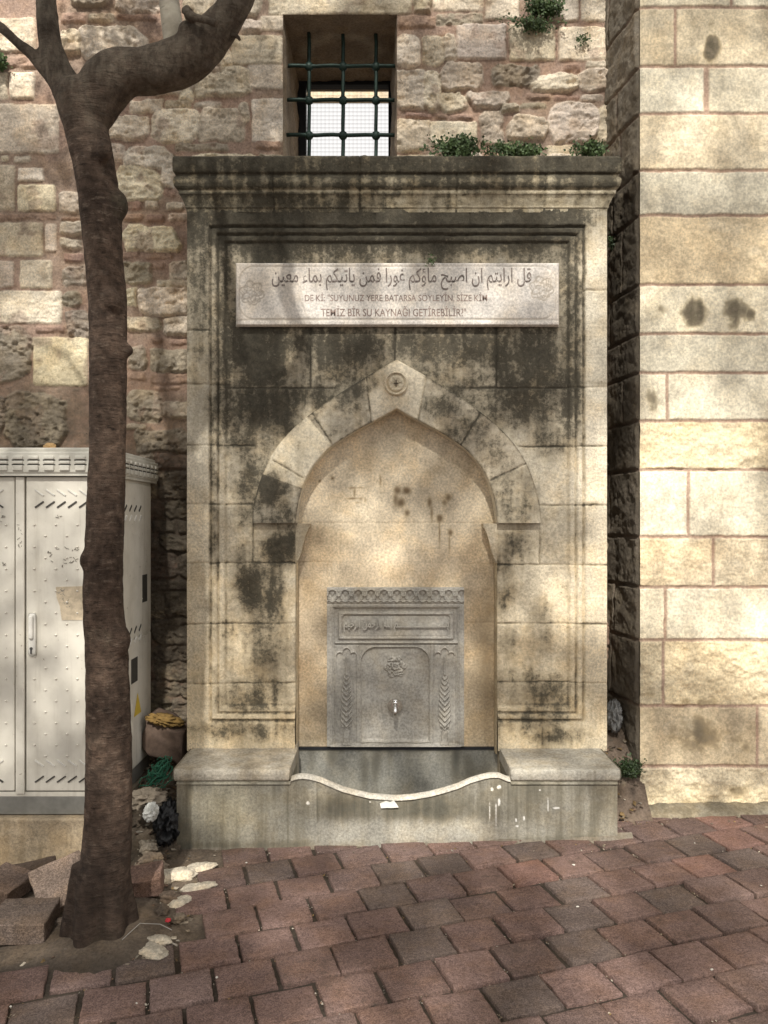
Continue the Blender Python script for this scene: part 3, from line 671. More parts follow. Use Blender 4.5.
def niche():
    us = np.arange(276, 520, 1.0); vs = np.arange(392, 765, 1.0); U, V = np.meshgrid(us, vs)
    # coordinates are those of the front plane; wall stands at YN
    X = PX(U, YF); Z = PZ(V, YF)
    j = [(296, 523, 500, 523), (381, 478, 381, 523), (330, 563, 330, 587), (296, 563, 325, 563), (296, 675, 326, 672), (464, 625, 500, 625), (464, 565, 500, 565), (326, 563, 326, 588)]
    ck = crack(U+1.5*fbm(U/8, V/8, 151, 3), V+1.2*fbm(U/8, V/8, 152, 3), j, .7)*(.3+vn(U/14, V/14, 153))
    Y = YN+.004*ck+.004*fbm(U/24, V/24, 154, 4)+.001*fbm(U/3, V/3, 155, 2)
    up = sst(600, 500, V)[..., None]
    c = np.array([.64, .525, .37])*(1-up)+np.array([.74, .635, .47])*up
    c = c*(1+.26*fbm(U/26, V/26, 156, 4))[..., None]
    blobs = [(366, 487, 5, 4, .3), (398, 490, 4, 5, .95), (407, 490, 5, 4, 1.), (401, 502, 5, 5, .95), (396, 499, 3, 8, .8), (408, 513, 3, 4, .9), (431, 502, 2.6, 6, 1.), (433, 512, 1.6, 9, .8), (450, 497, 4, 4, 1.), (446, 502, 3, 4, .8), (441, 518, 3.5, 4, 1.), (441, 533, 1.1, 14, .8), (452, 533, 2.5, 4, .9), (451, 543, 1., 12, .7),
             (352, 487, 5, 1, .95), (354, 492, 1.4, 6, .85), (360, 487, 5, 1, .7), (352, 498, 6, 1, .95), (360, 498, 3, 1.5, .7), (357, 502, 3, 1, .7), (365, 500, 1.6, 3, .6), (331, 477, 2, 2, 1.), (318, 480, 1.5, 1.5, 1.), (380, 478, 1, 6, .8)]
    W = 1.2*fbm(U/4, V/4, 157, 3)
    g = .14+grime_blobs(U+W, V+W, blobs)*1.0+.2*fbm(U/20, V/20, 158, 4)+.2*ck
    g = g+grime_blobs(U+W*5, V+W*5, [(485, 660, 13, 60, .48), (490, 620, 10, 40, .38), (306, 590, 10, 22, .32), (310, 720, 14, 26, .35), (480, 730, 16, 20, .45), (312, 742, 30, 6, .4), (330, 560, 60, 24, .12), (360, 530, 70, 12, .15)])
    g = g+.2*sst(478, 500, U)
    gridobj('niche_wall', X, Y, Z, M_niche, fountain, FOFF, c, g, flip=True)
    # jambs
    zz = np.linspace(PZ(752, YF)-.02, PZ(560, YF), 130); yy = np.linspace(YF+.022, YN+.02, 30); YY, ZZ = np.meshgrid(yy, zz)
    for u, sgn in ((295.5, 1), (497.7, -1)):
        X = PX(u, YF)+sgn*(.005*sst(YF+.03, YF+.05, YY))+.004*fbm(YY*20, ZZ*20, 160, 3)
        VV = (H-ZZ)*F/YF+CY
        gridobj('jamb', X, YY, ZZ, M_fount, fountain, FOFF, np.broadcast_to((.6, .5, .34), YY.shape+(3,)), .22+.2*fbm(YY*10, ZZ*10, 161, 3)+(.2 if sgn < 0 else 0), flip=sgn < 0)
    # corbels under the springing
    for sgn in (-1, 1):
        prof = [(101.9, 523.6), (87.2, 523.6), (87.4, 527.5), (90, 530), (91, 534), (93.6, 540), (94.4, 546), (95.2, 552), (98, 558), (100.2, 563.5), (101.9, 563.5)]
        pts = [(PX(AC+sgn*a, YF), PZ(v, YF)) for a, v in prof]
        b = MB().poly(pts, YF+.026, YN+.02)
        bmesh.ops.bevel(b.b, geom=[e for e in b.b.edges if abs(e.verts[0].co.y-e.verts[1].co.y) < .001 and e.verts[0].co.y < YF+.03], offset=.004, segments=2, affect='EDGES')
        b.build('corbel', M_fount, fountain, FOFF, col=(.55, .48, .36), grime=.42 if sgn < 0 else .3)
niche()
# cornice: a moulded profile carried round three sides
def cornice():
    prof = [(.0, 3.018), (.004, 3.036), (.012, 3.040), (.012, 3.049), (.020, 3.062), (.032, 3.082), (.044, 3.094), (.050, 3.097), (.052, 3.102), (.052, 3.113), (.056, 3.118), (.064, 3.121), (.076, 3.130), (.083, 3.145), (.084, 3.158), (.079, 3.172), (.070, 3.180), (.066, 3.184), (.068, 3.191), (.082, 3.196), (.086, 3.202), (.088, 3.225), (.088, 3.25), (.086, 3.268), (.075, 3.277), (.05, 3.281), (.02, 3.283), (0, 3.284), (-.1, 3.287), (-.2, 3.288), (-.36, 3.290)]
    q = np.array(prof); s = np.r_[0, np.cumsum(np.hypot(*np.diff(q, axis=0).T))]; t = np.linspace(0, s[-1]*.45, 96); t = np.r_[t, np.linspace(s[-1]*.47, s[-1], 20)]
    O = np.interp(t, s, q[:, 0]); O = np.where(O > 0, O*.66, O); Zp = np.interp(t, s, q[:, 1])
    x0, x1 = PX(187, YF), PX(607, YF)
    # path parameter: side, front, side
    nf = 420; ns = 40
    side = np.linspace(0, 1, ns)
    pu = np.r_[np.full(ns, 0.), np.linspace(0, 1, nf), np.full(ns, 1.)]
    yb = YW+.03
    X = np.zeros((len(t), len(pu))); Y = X.copy()
    for i, o in enumerate(O):
        oo = min(o, .5) if o > 0 else o
        xl, xr, yf = x0-oo, x1+oo, YF-oo
        if o < 0: xl, xr = x0, x1
        X[i] = np.r_[np.full(ns, xl), np.linspace(xl, xr, nf), np.full(ns, xr)]
        Y[i] = np.r_[np.linspace(yb, yf, ns), np.full(nf, yf), np.linspace(yf, yb, ns)]
    Z = np.broadcast_to(Zp[:, None], X.shape).copy()
    A = X*18+Y*7; B = Z*18+Y*11
    nz = .010*fbm(A*.6, B*.8, 171, 4)+.004*fbm(A*4, B*4, 172, 3)
    jt = np.zeros_like(X)
    for xj in (-.55, -.12, .36, .8): jt = jt+np.exp(-((X-xj-.004*fbm(X*0, Z*30, 173, 2))/.004)**2)
    d = nz-.008*jt
    fr = (np.arange(len(pu)) >= ns) & (np.arange(len(pu)) < ns+nf)
    Y = Y-np.where(fr[None], d, 0); X = X+np.where(fr[None], 0, np.where(pu[None] == 0, -d, d))
    Z = Z+np.where(np.arange(len(t))[:, None] > 90, .012*fbm(A, Y*18, 175, 3), 0)
    U = X*200+CX; V = CY-(Z-H)*203
    W = 8*fbm(U/20, V/10, 176, 4)
    g = .98+.35*fbm(U/30, V/12, 177, 4)+.3*(vn(U/4, V/60, 180)-.5)+.25*fbm(U/7, V/5, 178, 3)
    g = g-.42*sst(185, 196, V)*sst(300, 480, U)-.12*sst(185, 195, V)
    g = g-.25*np.exp(-((V-180)/4)**2)-.35*np.exp(-((V-188.5)/2)**2)*(.5+vn(U/25, V*0, 179))+.15*jt
    c = np.broadcast_to((.50, .45, .34), X.shape+(3,))
    gridobj('cornice', X, Y, Z, M_fount, fountain, FOFF, c, g, flip=False)
cornice()
# ------------------------------------------------------------------ lettering
def shape_ar(s):
    iso = {'ا': (0xFE8D, 2), 'أ': (0xFE83, 2), 'إ': (0xFE87, 2), 'آ': (0xFE81, 2), 'ب': (0xFE8F, 4), 'ت': (0xFE95, 4), 'ح': (0xFEA1, 4), 'ر': (0xFEAD, 2), 'س': (0xFEB1, 4), 'ص': (0xFEB9, 4), 'ع': (0xFEC9, 4), 'غ': (0xFECD, 4), 'ف': (0xFED1, 4), 'ق': (0xFED5, 4), 'ك': (0xFED9, 4), 'ل': (0xFEDD, 4), 'م': (0xFEE1, 4), 'ن': (0xFEE5, 4), 'ه': (0xFEE9, 4), 'و': (0xFEED, 2), 'ي': (0xFEF1, 4), 'ؤ': (0xFE85, 2), 'ـ': (0x0640, 1)}
    out = []
    for i, ch in enumerate(s):
        if ch not in iso: out.append(ch); continue
        code, nf = iso[ch]
        pj = i > 0 and s[i-1] in iso and iso[s[i-1]][1] != 2
        nj = i+1 < len(s) and s[i+1] in iso
        if nf == 1: out.append(ch)
        elif nf == 2: out.append(chr(code+(1 if pj else 0)))
        else: out.append(chr(code+(1 if pj and not nj else 2 if nj and not pj else 3 if pj and nj else 0)))
    return ''.join(out[::-1])
def text_mesh(txt, x0, x1, z0, z1, y, depth, bold=0., keep=False):
    cu = bpy.data.curves.new('lettering', 'FONT'); cu.body = txt; cu.size = 1; cu.extrude = .5; cu.offset = bold; cu.resolution_u = 4
    ob = bpy.data.objects.new('lettering_source', cu); C.objects.link(ob)
    dg = bpy.context.evaluated_depsgraph_get(); dg.update()
    me = bpy.data.meshes.new_from_object(ob.evaluated_get(dg)); bpy.data.objects.remove(ob); bpy.data.curves.remove(cu)
    n = len(me.vertices); co = np.zeros(n*3, np.float32); me.vertices.foreach_get('co', co); co = co.reshape(-1, 3)
    lo, hi = co.min(0), co.max(0)
    out = np.empty_like(co)
    out[:, 0] = x0+(co[:, 0]-lo[0])/(hi[0]-lo[0])*(x1-x0); out[:, 2] = z0+(co[:, 1]-lo[1])/(hi[1]-lo[1])*(z1-z0)
    out[:, 1] = y-(co[:, 2])*depth
    me.vertices.foreach_set('co', out.ravel()); me.update(); return me
M_letter = plain('faded_letter_paint', (.20, .165, .145), .8, 0, .5, 60)
M_letter2 = plain('faded_brown_letter_paint', (.27, .205, .175), .8, 0, .45, 60)
def plaque():
    yp = YF-.006
    us = np.arange(235.5, 560, .8); vs = np.arange(262.5, 327, .8); U, V = np.meshgrid(us, vs)
    e = np.minimum(np.minimum(U-us[0], us[-1]-U), np.minimum(V-vs[0], vs[-1]-V))
    h = .020*sst(-.1, 1.6, e)
    # incised frame line with rounded corners
    def rrect(u0, v0, u1, v1, r):
        qx = np.abs(U-(u0+u1)/2)-(u1-u0)/2+r; qy = np.abs(V-(v0+v1)/2)-(v1-v0)/2+r
        return np.hypot(np.maximum(qx, 0), np.maximum(qy, 0))+np.minimum(np.maximum(qx, qy), 0)-r
    fr = np.exp(-(rrect(239.5, 267, 555.5, 319.5, 15)/.7)**2)
    bl = np.exp(-((V-320.5)/.9)**2)
    ros = np.zeros_like(U)
    for cx, cy in ((252, 293.5), (541, 289)):
        r = np.hypot(U-cx, V-cy); a = np.arctan2(V-cy, U-cx)
        for rr_, am, k, ph in ((11, 1.5, 6, 0), (7.5, 2.2, 5, 1), (4, 1.6, 4, .4), (9.5, 2.0, 7, 2)):
            ros = np.maximum(ros, np.exp(-((r-rr_-am*np.sin(k*a+ph))/.62)**2)*(r < 14))
    h = h-.0022*fr-.002*bl-.0022*ros
    Y = yp+.016-h
    c = np.broadcast_to((.74, .695, .64), U.shape+(3,))*(1+.12*fbm(U/30, V/14, 181, 4))[..., None]
    g = .2+.3*fbm(U/26, V/12, 182, 4)+.38*fr*(.4+vn(U/20, V/20, 183))+.5*ros+.35*bl*(.3+vn(U/15, V/15, 184))+.25*crack(U+fbm(U/5, V/5, 3, 2), V, [(299, 296, 310, 324)], .7)
    g = g+.18*sst(2.5, 0, e)+.12*sst(380, 260, U)
    p = gridobj('inscription_plaque', PX(U, YF), Y, PZ(V, YF), M_plaque, fountain, FOFF, c, g, flip=True)
    ys = yp-.0035
    for txt, u0, u1, v0, v1, b, m, nm in ((shape_ar('قل ارايتم ان اصبح ماؤكم غورا فمن ياتيكم بماء معين'.replace('ء', 'ﺀ')), 272, 531, 268.5, 291, .012, M_letter, 'calligraphy'),
            ('DE Kİ: "SUYUNUZ YERE BATARSA SÖYLEYİN, SİZE KİM', 305, 487, 293, 303, .012, M_letter2, 'lettering'), ('TEMİZ BİR SU KAYNAĞI GETİREBİLİR?"', 321, 466, 306.5, 317, .012, M_letter2, 'lettering')):
        me = text_mesh(txt, PX(u0, YF)-FOFF[0], PX(u1, YF)-FOFF[0], PZ(v1, YF), PZ(v0, YF), ys-FOFF[1], .0014, b)
        link(nm, me, m, p)
    # two tiny plants rooted on the top edge come later
plaque()
# ------------------------------------------------------------------ marble spout panel
def panel():
    yp = YN-.035; x0, x1 = PX(326.5, yp), PX(464.5, yp); z1, z0 = PZ(587.5, yp), PZ(747, yp)
    # zoom frame: a 30..735, b 38..850
    na, nb = 360, 420
    a, b = np.meshgrid(np.linspace(30, 735, na), np.linspace(38, 850, nb))
    def rr(u0, v0, u1, v1, r=0.1):
        qx = np.abs(a-(u0+u1)/2)-(u1-u0)/2+r; qy = np.abs(b-(v0+v1)/2)-(v1-v0)/2+r
        return np.hypot(np.maximum(qx, 0), np.maximum(qy, 0))+np.minimum(np.maximum(qx, qy), 0)-r
    h = np.zeros_like(a)
    def ridge(d, w, k): return k*np.exp(-(d/w)**2)
    # overall rebate
    h -= .006*sst(2, -4, rr(50, 128, 718, 845))
    h += ridge(rr(56, 134, 712, 846), 5, .006)
    h -= .006*sst(2, -3, rr(68, 146, 700, 838)); 
    # frieze of little arches
    per = 66.; fx = (a-60+per/2) % per-per/2; yb = b-84
    arc1 = np.hypot(fx/24, (yb+6)/30)-1; h += .007*np.exp(-(arc1/.17)**2)*(yb < 16)*(yb > -42)
    fx2 = (a-60) % per-per/2; h += .005*np.exp(-(np.hypot(fx2/11, (yb+14)/12)-1)**2/.08)*(np.abs(yb) < 34)
    h -= .005*np.exp(-((np.abs(fx)+(yb-6)*.8)/9)**2)*(np.abs(yb) < 28)
    zig = np.abs(((a-60) % (per/2))-per/4)-8; h += .005*np.exp(-((yb-24-zig*.5)/4.5)**2)
    h -= .003*np.exp(-((b-122)/3)**2)
    # cartouche
    h += .006*sst(3, -3, rr(88, 164, 682, 306)); h -= ridge(rr(88, 164, 682, 306), 4, .004)
    h += ridge(rr(96, 172, 674, 298), 3, .003); h -= .006*sst(3, -3, rr(110, 182, 660, 290, 16)); h -= ridge(rr(110, 182, 660, 290, 16), 3, .003)
    # bead below
    h += ridge(b-321, 6, .008)*(a > 72)*(a < 700); h -= ridge(b-331, 3, .004)*(a > 72)*(a < 700)
    # columns
    for xx in (186, 192+2, 566, 572): h += ridge(a-xx, 3.5, .0045)*(b > 332)*(b < 838)
    for xx in (76, 694): h += ridge(a-xx, 3, .004)*(b > 332)*(b < 838)
    # central arch panel
    ca = rr(206, 345, 556, 980, 78); ca = np.where(b > 800, np.maximum(ca, b-826), ca)
    h -= .006*sst(3, -3, ca); h += ridge(ca-3, 4, .004)
    h += ridge(b-826-5*np.sin(a/24), 5, .003)*(a > 210)*(a < 550)
    # side panels: cusped tops, cypress in a vase
    for cx in (132, 634):
        d1 = a-cx; top = np.where(np.abs(d1) < 20, 374-26*np.sqrt(np.clip(1-(d1/20)**2, 0, 1)), 384-14*np.sqrt(np.clip(1-((np.abs(d1)-35)/15)**2, 0, 1)))
        h += .005*sst(4, -4, b-top)*(np.abs(d1) < 52)*(b > 334); h += ridge(b-top, 4, .004)*(np.abs(d1) < 52)
        wd = np.interp(b, [392, 470, 500, 560, 640, 720, 748, 760], [2, 6, 16, 24, 29, 31, 22, 4])
        tree = sst(3, -3, np.abs(d1)-wd)*(b > 390)*(b < 762)
        h += .012*tree*(.72+.28*np.cos(d1/np.maximum(wd, 4)*1.4)); h += .0045*tree*np.sin((b+np.abs(d1)*1.1)/4.2)*(b > 478)
        wv = np.interp(b, [760, 775, 800, 822, 838], [6, 14, 17, 13, 22]); h += .009*sst(3, -3, np.abs(d1)-wv)*(b > 757)*(b < 840)
    # rosette
    r = np.hypot(a-382, b-445); th = np.arctan2(b-445, a-382); ro = 52+7*np.cos(6*th+.5)
    h += .006*sst(5, -3, r-ro); h += .004*np.sin(r/4.2+1.5*np.cos(6*th))*np.sin(5*th+r/9)*sst(2, -6, r-ro); h += .004*np.exp(-((r-14)/4)**2)-.004*np.exp(-((r-24)/4)**2)
    h = h*1.5+.0012*fbm(a/30, b/30, 191, 4)
    e = np.minimum(np.minimum(a-30, 735-a), np.minimum(b-38, 850-b)); edge = e <= .5
    Y = yp-h; Y = np.where(edge, YN+.01, Y)
    X = x0+(a-30)/705*(x1-x0); Z = z1-(b-38)/812*(z1-z0)
    c = np.broadcast_to((.44, .42, .375), a.shape+(3,)).copy()
    hb = h-fbm(a/1, b/1, 1, 1)*0
    c = c*(1+.18*fbm(a/80, b/40, 192, 4))[..., None]
    cav = sst(.0, -.008, h)
    g = .24+.3*fbm(a/120, b/50, 193, 4)+.18*np.exp(-((b-832)/8)**2)+.12*sst(180, 196, a)*sst(572, 560, a)*sst(640, 420, b)
    p = gridobj('spout_panel', X, Y, Z, M_marble, fountain, FOFF, c, g, flip=True)
    p['label'] = 'grey carved marble panel with spout'
    def az(q): return x0+(q-30)/705*(x1-x0)
    def bz(q): return z1-(q-38)/812*(z1-z0)
    me = text_mesh(shape_ar('بســـــــــــــــــــــــم الله الرحمن الرحيم'), az(118)-FOFF[0], az(654)-FOFF[0], bz(264), bz(200), yp+.006-FOFF[1], .010, .012)
    link('calligraphy', me, plain('marble_relief', (.45, .425, .37), .6, 0, .15, 40), p)
    # faucet
    cx, cz = az(380), bz(640)
    fa = MB(); n = 40
    fa.ball((cx, yp-.004, cz), .038, (1, .12, 1), 24); f = fa.build('escutcheon', M_marble, fountain, FOFF, col=(.3, .27, .23), grime=.25)
    M_chr = plain('chrome', (.75, .74, .72), .18, 1., .1, 30, .05)
    b_ = MB(); b_.tube([(cx, yp, cz+.006), (cx, yp-.03, cz+.007), (cx, yp-.052, cz+.004), (cx, yp-.064, cz-.012), (cx, yp-.067, cz-.034)], [.013, .012, .011, .0095, .009], 16)
    b_.tube([(cx, yp-.005, cz+.006), (cx, yp-.011, cz+.006)], [.020, .018], 20)
    sp = b_.build('spout', M_chr, fountain, FOFF)
    b_ = MB(); b_.tube([(cx, yp-.036, cz+.010), (cx, yp-.038, cz+.034)], [.011, .013], 16); b_.ball((cx, yp-.038, cz+.036), .015, (1, 1, .6), 16)
    t = b_.build('tap_knob', M_chr, fountain, FOFF)
panel()
# ------------------------------------------------------------------ benches and basin
BZ = .338
BENCH_SPOTS = []
def slab(name, x0, x1, y0, y1, z0, z1, mat, col, grime, seed=1, bev=.01, keepback=True, notch=None):
    # dense rounded box wrapped from back edge over the top, down the front, under
    n = 160; path = [(y1, z1), (y0+bev*1.2, z1), (y0+.3*bev, z1-.35*bev), (y0, z1-bev*1.4), (y0+.002, z0+.014), (y0+.006, z0+.004), (y0+.02, z0), (y1, z0)]
    q = np.array(path); s = np.r_[0, np.cumsum(np.hypot(*np.diff(q, axis=0).T))]; t = np.linspace(0, s[-1], 150); YP = np.interp(t, s, q[:, 0]); ZP = np.interp(t, s, q[:, 1])
    a = np.linspace(0, 1, n); e = np.minimum(a, 1-a)*(x1-x0)
    A, T = np.meshgrid(a, np.arange(150)); X = x0+(x1-x0)*A
    ins = bev*.6*(1-np.sqrt(np.clip(1-(1-np.clip(e/bev, 0, 1))**2, 0, 1)))[None, :]
    yc, zc = (y0+y1)/2+.1, (z0+z1)/2
    Y = YP[:, None]+ins*np.where(YP < y0+.03, 1, 0)[:, None]; Z = ZP[:, None]-ins*np.sign(ZP-zc)[:, None]
    d = .005*fbm(X*14+seed, (Y+Z)*14, 200+seed, 4)+.0016*fbm(X*70, (Y+Z)*70, 201+seed, 2)
    Z = Z+d*(ZP > zc)[:, None]; Y = Y-d*(YP < y0+.02)[:, None]
    c = np.broadcast_to(col, X.shape+(3,))*(1+.15*fbm(X*8, (Y+Z)*8, 202, 3))[..., None]
    g = grime+.25*fbm(X*9, (Y*1.+Z)*9, 203+seed, 4)
    o = gridobj(name, X, Y, Z, mat, fountain, FOFF, c, g, flip=True)
    # end faces
    for xe in (x0, x1):
        b = MB(); vs = [b.b.verts.new((xe, YP[i], ZP[i])) for i in range(0, 150, 3)]
        b.b.faces.new(vs)
        b.build('slab_end', mat, o, (0, 0, 0), col=col, grime=grime).location = (-FOFF[0], -FOFF[1], -FOFF[2])
    return o
xl0, xl1, xr0, xr1 = -.966, -.430, .578, 1.085
slab('bench_slab', xl0, xl1, YB-.012, YF+.02, BZ-.056, BZ, M_conc, (.46, .42, .345), .20, 1, .014)
slab('bench_slab', xr0, xr1, YB-.012, YF+.02, BZ-.056, BZ, M_conc, (.42, .395, .335), .18, 2, .014)
def basin():
    # front wall: one sheet from bottom to the curved rim, over it and down inside
    U0, U1 = -.951, 1.071
    rim_u = [175, 290, 297, 303, 311, 320, 330, 342, 355, 370, 395.6, 412, 430, 445, 458, 470, 483, 491, 499, 508, 640]
    rim_v = [778, 778, 775.5, 775, 776, 778.5, 783, 788, 791.5, 795, 797, 796, 793, 789, 785, 779.5, 775.6, 774, 774, 778, 778]
    nx = 560; xs = np.linspace(U0, U1, nx); uu = xs*F/YB+CX
    top = H+(CY-np.interp(uu, rim_u, rim_v))*YB/F
    k = np.array([1, 2, 4, 2, 1.])/10; tp = top.copy()
    for _ in range(3): tp = np.convolve(np.pad(tp, 2, mode='edge'), k, 'valid')
    top = tp
    inb = sst(-.437, -.42, xs)*sst(.588, .572, xs)          # within the bowl
    top = np.where(inb > .5, top, BZ-.054)
    nb = 120; T = np.linspace(0, 1, nb)
    zb = gz(xs)-.03
    Zf = zb[None]+(top-.012-zb)[None]*T[:, None]; Yf = np.full_like(Zf, YB)
    lip = sst(.93, .965, T)[:, None]*inb[None]*.0
    # base coat of paler cement near the ground, slightly thicker
    X = np.broadcast_to(xs[None], Zf.shape)
    # rim rounding
    ang = np.linspace(0, math.pi, 26)[1:]
    rimY = YB+.022-np.cos(ang)[:, None]*.030+0*xs[None]; rimZ = top[None]-.018+np.sin(ang)[:, None]*.018
    dn = np.linspace(0, 1, 30)[1:, None]
    inY = np.full((29, nx), YB+.052); inZ = (top-.018)[None]*(1-dn)+.06*dn
    Xa = np.broadcast_to(xs[None], (nb+25+29, nx)); Y = np.vstack([Yf, rimY, inY]); Z = np.vstack([Zf, rimZ, inZ])
    Y = Y.copy(); Y[:nb] -= .004*fbm(Xa[:nb]*12, Z[:nb]*12, 211, 4)+.0012*fbm(Xa[:nb]*70, Z[:nb]*70, 212, 2)
    Y[nb-6:nb] += 0
    U = Xa*F/YB+CX; V = CY-(Z-H)*F/YB
    c = np.broadcast_to((.285, .27, .225), U.shape+(3,)).copy()
    pale = sst(812, 828, V+8*fbm(U/25, V/25, 213, 3))*sst(300, 330, U)*sst(560, 480, U)
    c = c*(1-pale[..., None]*.6)+np.array([.44, .42, .36])*pale[..., None]*.6
    yl = grime_blobs(U, V, [(225, 810, 30, 30, 1.)]); c = c*(1+yl[..., None]*np.array([.25, .2, .05]))
    rim = (np.arange(nb+54) >= nb-1)[:, None] & (np.arange(nb+54) < nb+20)[:, None]
    c = np.where((rim & (inb[None] > .5))[..., None], np.array([.52, .49, .425]), c)
    sp = np.zeros_like(U)
    for (cx, cy, rx, ry) in ((492, 789, 1.5, 2), (499, 787, 2.5, 2), (499, 802, 1.5, 4), (516, 820, 1, 2), (524, 818, 1, 3), (517, 826, 1.5, 1), (308, 803, 2, 2), (496, 815, .6, 14), (490, 812, .5, 10), (556, 808, 4, 1), (548, 805, .5, 7), (370, 802, 1, 1), (402, 800, 1, 1), (540, 790, 1, 1)):
        sp = np.maximum(sp, np.exp(-((U-cx)/rx)**2-((V-cy)/ry)**2))
    sp = sst(.3, .6, sp+.4*fbm(U/2, V/2, 214, 2)); c = c*(1-sp[..., None])+np.array([.72, .7, .65])*sp[..., None]
    g = .34+.6*fbm(U/34, V/50, 215, 4)
    g = g+grime_blobs(U+6*fbm(U/20, V/60, 216, 3), V, [(345, 808, 50, 16, .5), (430, 808, 50, 16, .5), (395, 814, 60, 12, .4), (300, 800, 40, 40, .2), (183, 815, 9, 40, .3), (540, 790, 60, 12, .2), (600, 800, 14, 40, .12)])  # left end blob paints the trunk's shadow; other blobs are dirt
    g = g-.3*pale+.25*np.exp(-((V-849+U*.016)/4)**2)+.25*crack(U, V+U*0, [(317, 782, 318, 842), (288, 780, 288, 842), (508, 782, 508, 838)], .8)
    g = np.where(rim & (inb[None] > .5), .05+.2*fbm(U/12, V/12, 217, 3), g)-.6*sp
    gridobj('basin_front', Xa, Y, Z, M_conc, fountain, FOFF, c, g, flip=True)
    # bench carcass sides, inner cheeks
    for xa, xb in ((U0, -.436), (.584, U1)):
        b = MB(); b.box((xa, YB+.003, -.05), (xb, YF+.02, BZ-.055))
        b.build('bench_base', M_conc, fountain, FOFF, col=(.33, .31, .25), grime=.38)
    # cheeks rise to the seat and close against the niche
    # bowl
    x, y = np.linspace(-.44, .586, 120), np.linspace(YB+.05, YN+.01, 70); XX, YY = np.meshgrid(x, y)
    gridobj('basin_floor', XX, YY, .06+.03*((XX-.07)/.5)**2+.006*fbm(XX*9, YY*9, 221, 3), M_conc, fountain, FOFF, np.broadcast_to((.2, .19, .16), XX.shape+(3,)), .4+.2*fbm(XX*9, YY*9, 222, 3))
    x, z = np.linspace(-.446, .58, 240), np.linspace(.04, PZ(748, YN-.012), 100); XX, ZZ = np.meshgrid(x, z)
    U = XX*F/YN+CX; V = CY-(ZZ-H)*F/YN
    g = .26+.9*(vn(U/6, V/70, 223)-.4)*sst(785, 745, V)+.2*fbm(U/20, V/20, 224, 3)
    g = g+grime_blobs(U, V, [(455, 765, 5, 25, .5), (470, 768, 8, 25, .5), (485, 770, 6, 25, .4), (365, 768, 4, 22, .45), (375, 770, 4, 25, .4), (332, 755, 6, 10, .5), (395, 748, 90, 3, .7)])
    gridobj('basin_back', XX, YN-.012+.002*fbm(XX*12, ZZ*12, 225, 3), ZZ, M_marble, fountain, FOFF, np.broadcast_to((.32, .315, .28), XX.shape+(3,)), g)
    b = MB(); b.box((-.446, YN-.02, PZ(748.2, YN)-.002), (.58, YN+.01, PZ(747, YN)+.003)); b.build('waterline_joint', M_black, fountain, FOFF)
    # cheek strips each side between seat and niche wall
    for x0_, x1_, dx in ((-.470, -.432, 1), (.580, .618, -1)):
        MB().box((x0_, YF+.015, .03), (x1_-.004 if dx > 0 else x1_, YN+.01, BZ+.012)).build('cheek', M_conc, fountain, FOFF, col=(.5, .45, .36), grime=.3)
    # old cement fillet between fountain and pavement
    s, t = np.meshgrid(np.linspace(0, 1, 300), np.linspace(0, 1, 12)); X = -.96+s*2.1; wd = .022+.05*fbm(s*14, t*0, 231, 3)+.03*sst(.8, 1, s)
    Y = YB+.01-np.maximum(wd, .004)*(1-t); Z = gz(X)-.004+.026*t*t+.008*fbm(s*50, t*4, 232, 3)*(.3+t)-.03*(1-t)**2
    gridobj('cement_fillet', X, Y, Z, M_conc, fountain, FOFF, np.broadcast_to((.20, .175, .14), X.shape+(3,)), .3+.4*fbm(s*30, t*5, 233, 3))
basin()

# ------------------------------------------------------------------ street tree
def bark_mat():
    t = NT('bark', .9)
    n1 = t.noise(5, 7, .6); n2 = t.noise(1, 8, .7, stretch=(40, 40, 16)); n3 = t.noise(1, 5, .6, stretch=(16, 16, 130)); n4 = t.noise(150, 4, .6)
    c = t.mix(t.ramp(n1, .3, .72), (.062, .042, .031), (.15, .102, .073))
    c = t.mix(t.ramp(n2, .46, .70, 0, .5), c, (.15, .108, .08))
    c = t.mix(t.ramp(t.noise(120, 5, .7), .50, .66, 0, .6), c, (.018, .014, .011))
    c = t.mix(t.ramp(n3, .55, .72, 0, .6), c, (.022, .016, .012))
    c = t.mix(t.ramp(t.noise(3.2, 5, .6), .56, .72, 0, .35), c, (.09, .095, .06))
    pk = t.noise(1, 6, .7, stretch=(22, 22, 60)); c = t.mix(t.ramp(pk, .56, .66, 0, .7), c, (.19, .145, .11)); c = t.mix(t.ramp(pk, .42, .34, 0, .7), c, (.022, .016, .012))
    mo = t.noise(30, 9, .75); mm = t.n('ShaderNodeCombineColor'); mf = t.ramp(mo, .34, .66, .55, 1.5)
    for i in range(3): t.L(mf, mm.inputs[i])
    c = t.mix(1., c, mm.outputs[0], 'MULTIPLY')
    # younger, greyer bark on the upper limbs
    sp = t.n('ShaderNodeSeparateXYZ'); t.L(t.tc, sp.inputs[0]); zz = t.math('ADD', sp.outputs[2], t.math('MULTIPLY', t.math('SUBTRACT', n1, .5), 1.6))
    c = t.mix(t.ramp(zz, 2.7, 3.4, 0, .72), c, t.mix(t.ramp(n2, .4, .6), (.10, .082, .062), (.20, .17, .13)))
    c = t.mix(t.ramp(zz, .9, .1, 0, .5), c, (.035, .026, .021))
    t.L(c, t.b.inputs['Base Color']); t.b.inputs['Specular IOR Level'].default_value = .2
    b = t.bump(n2, 1., .02); b = t.bump(pk, 1., .012, b); b = t.bump(n3, .7, .01, b); b = t.bump(n4, .8, .004, b); t.L(b, t.b.inputs['Normal']); return t.m
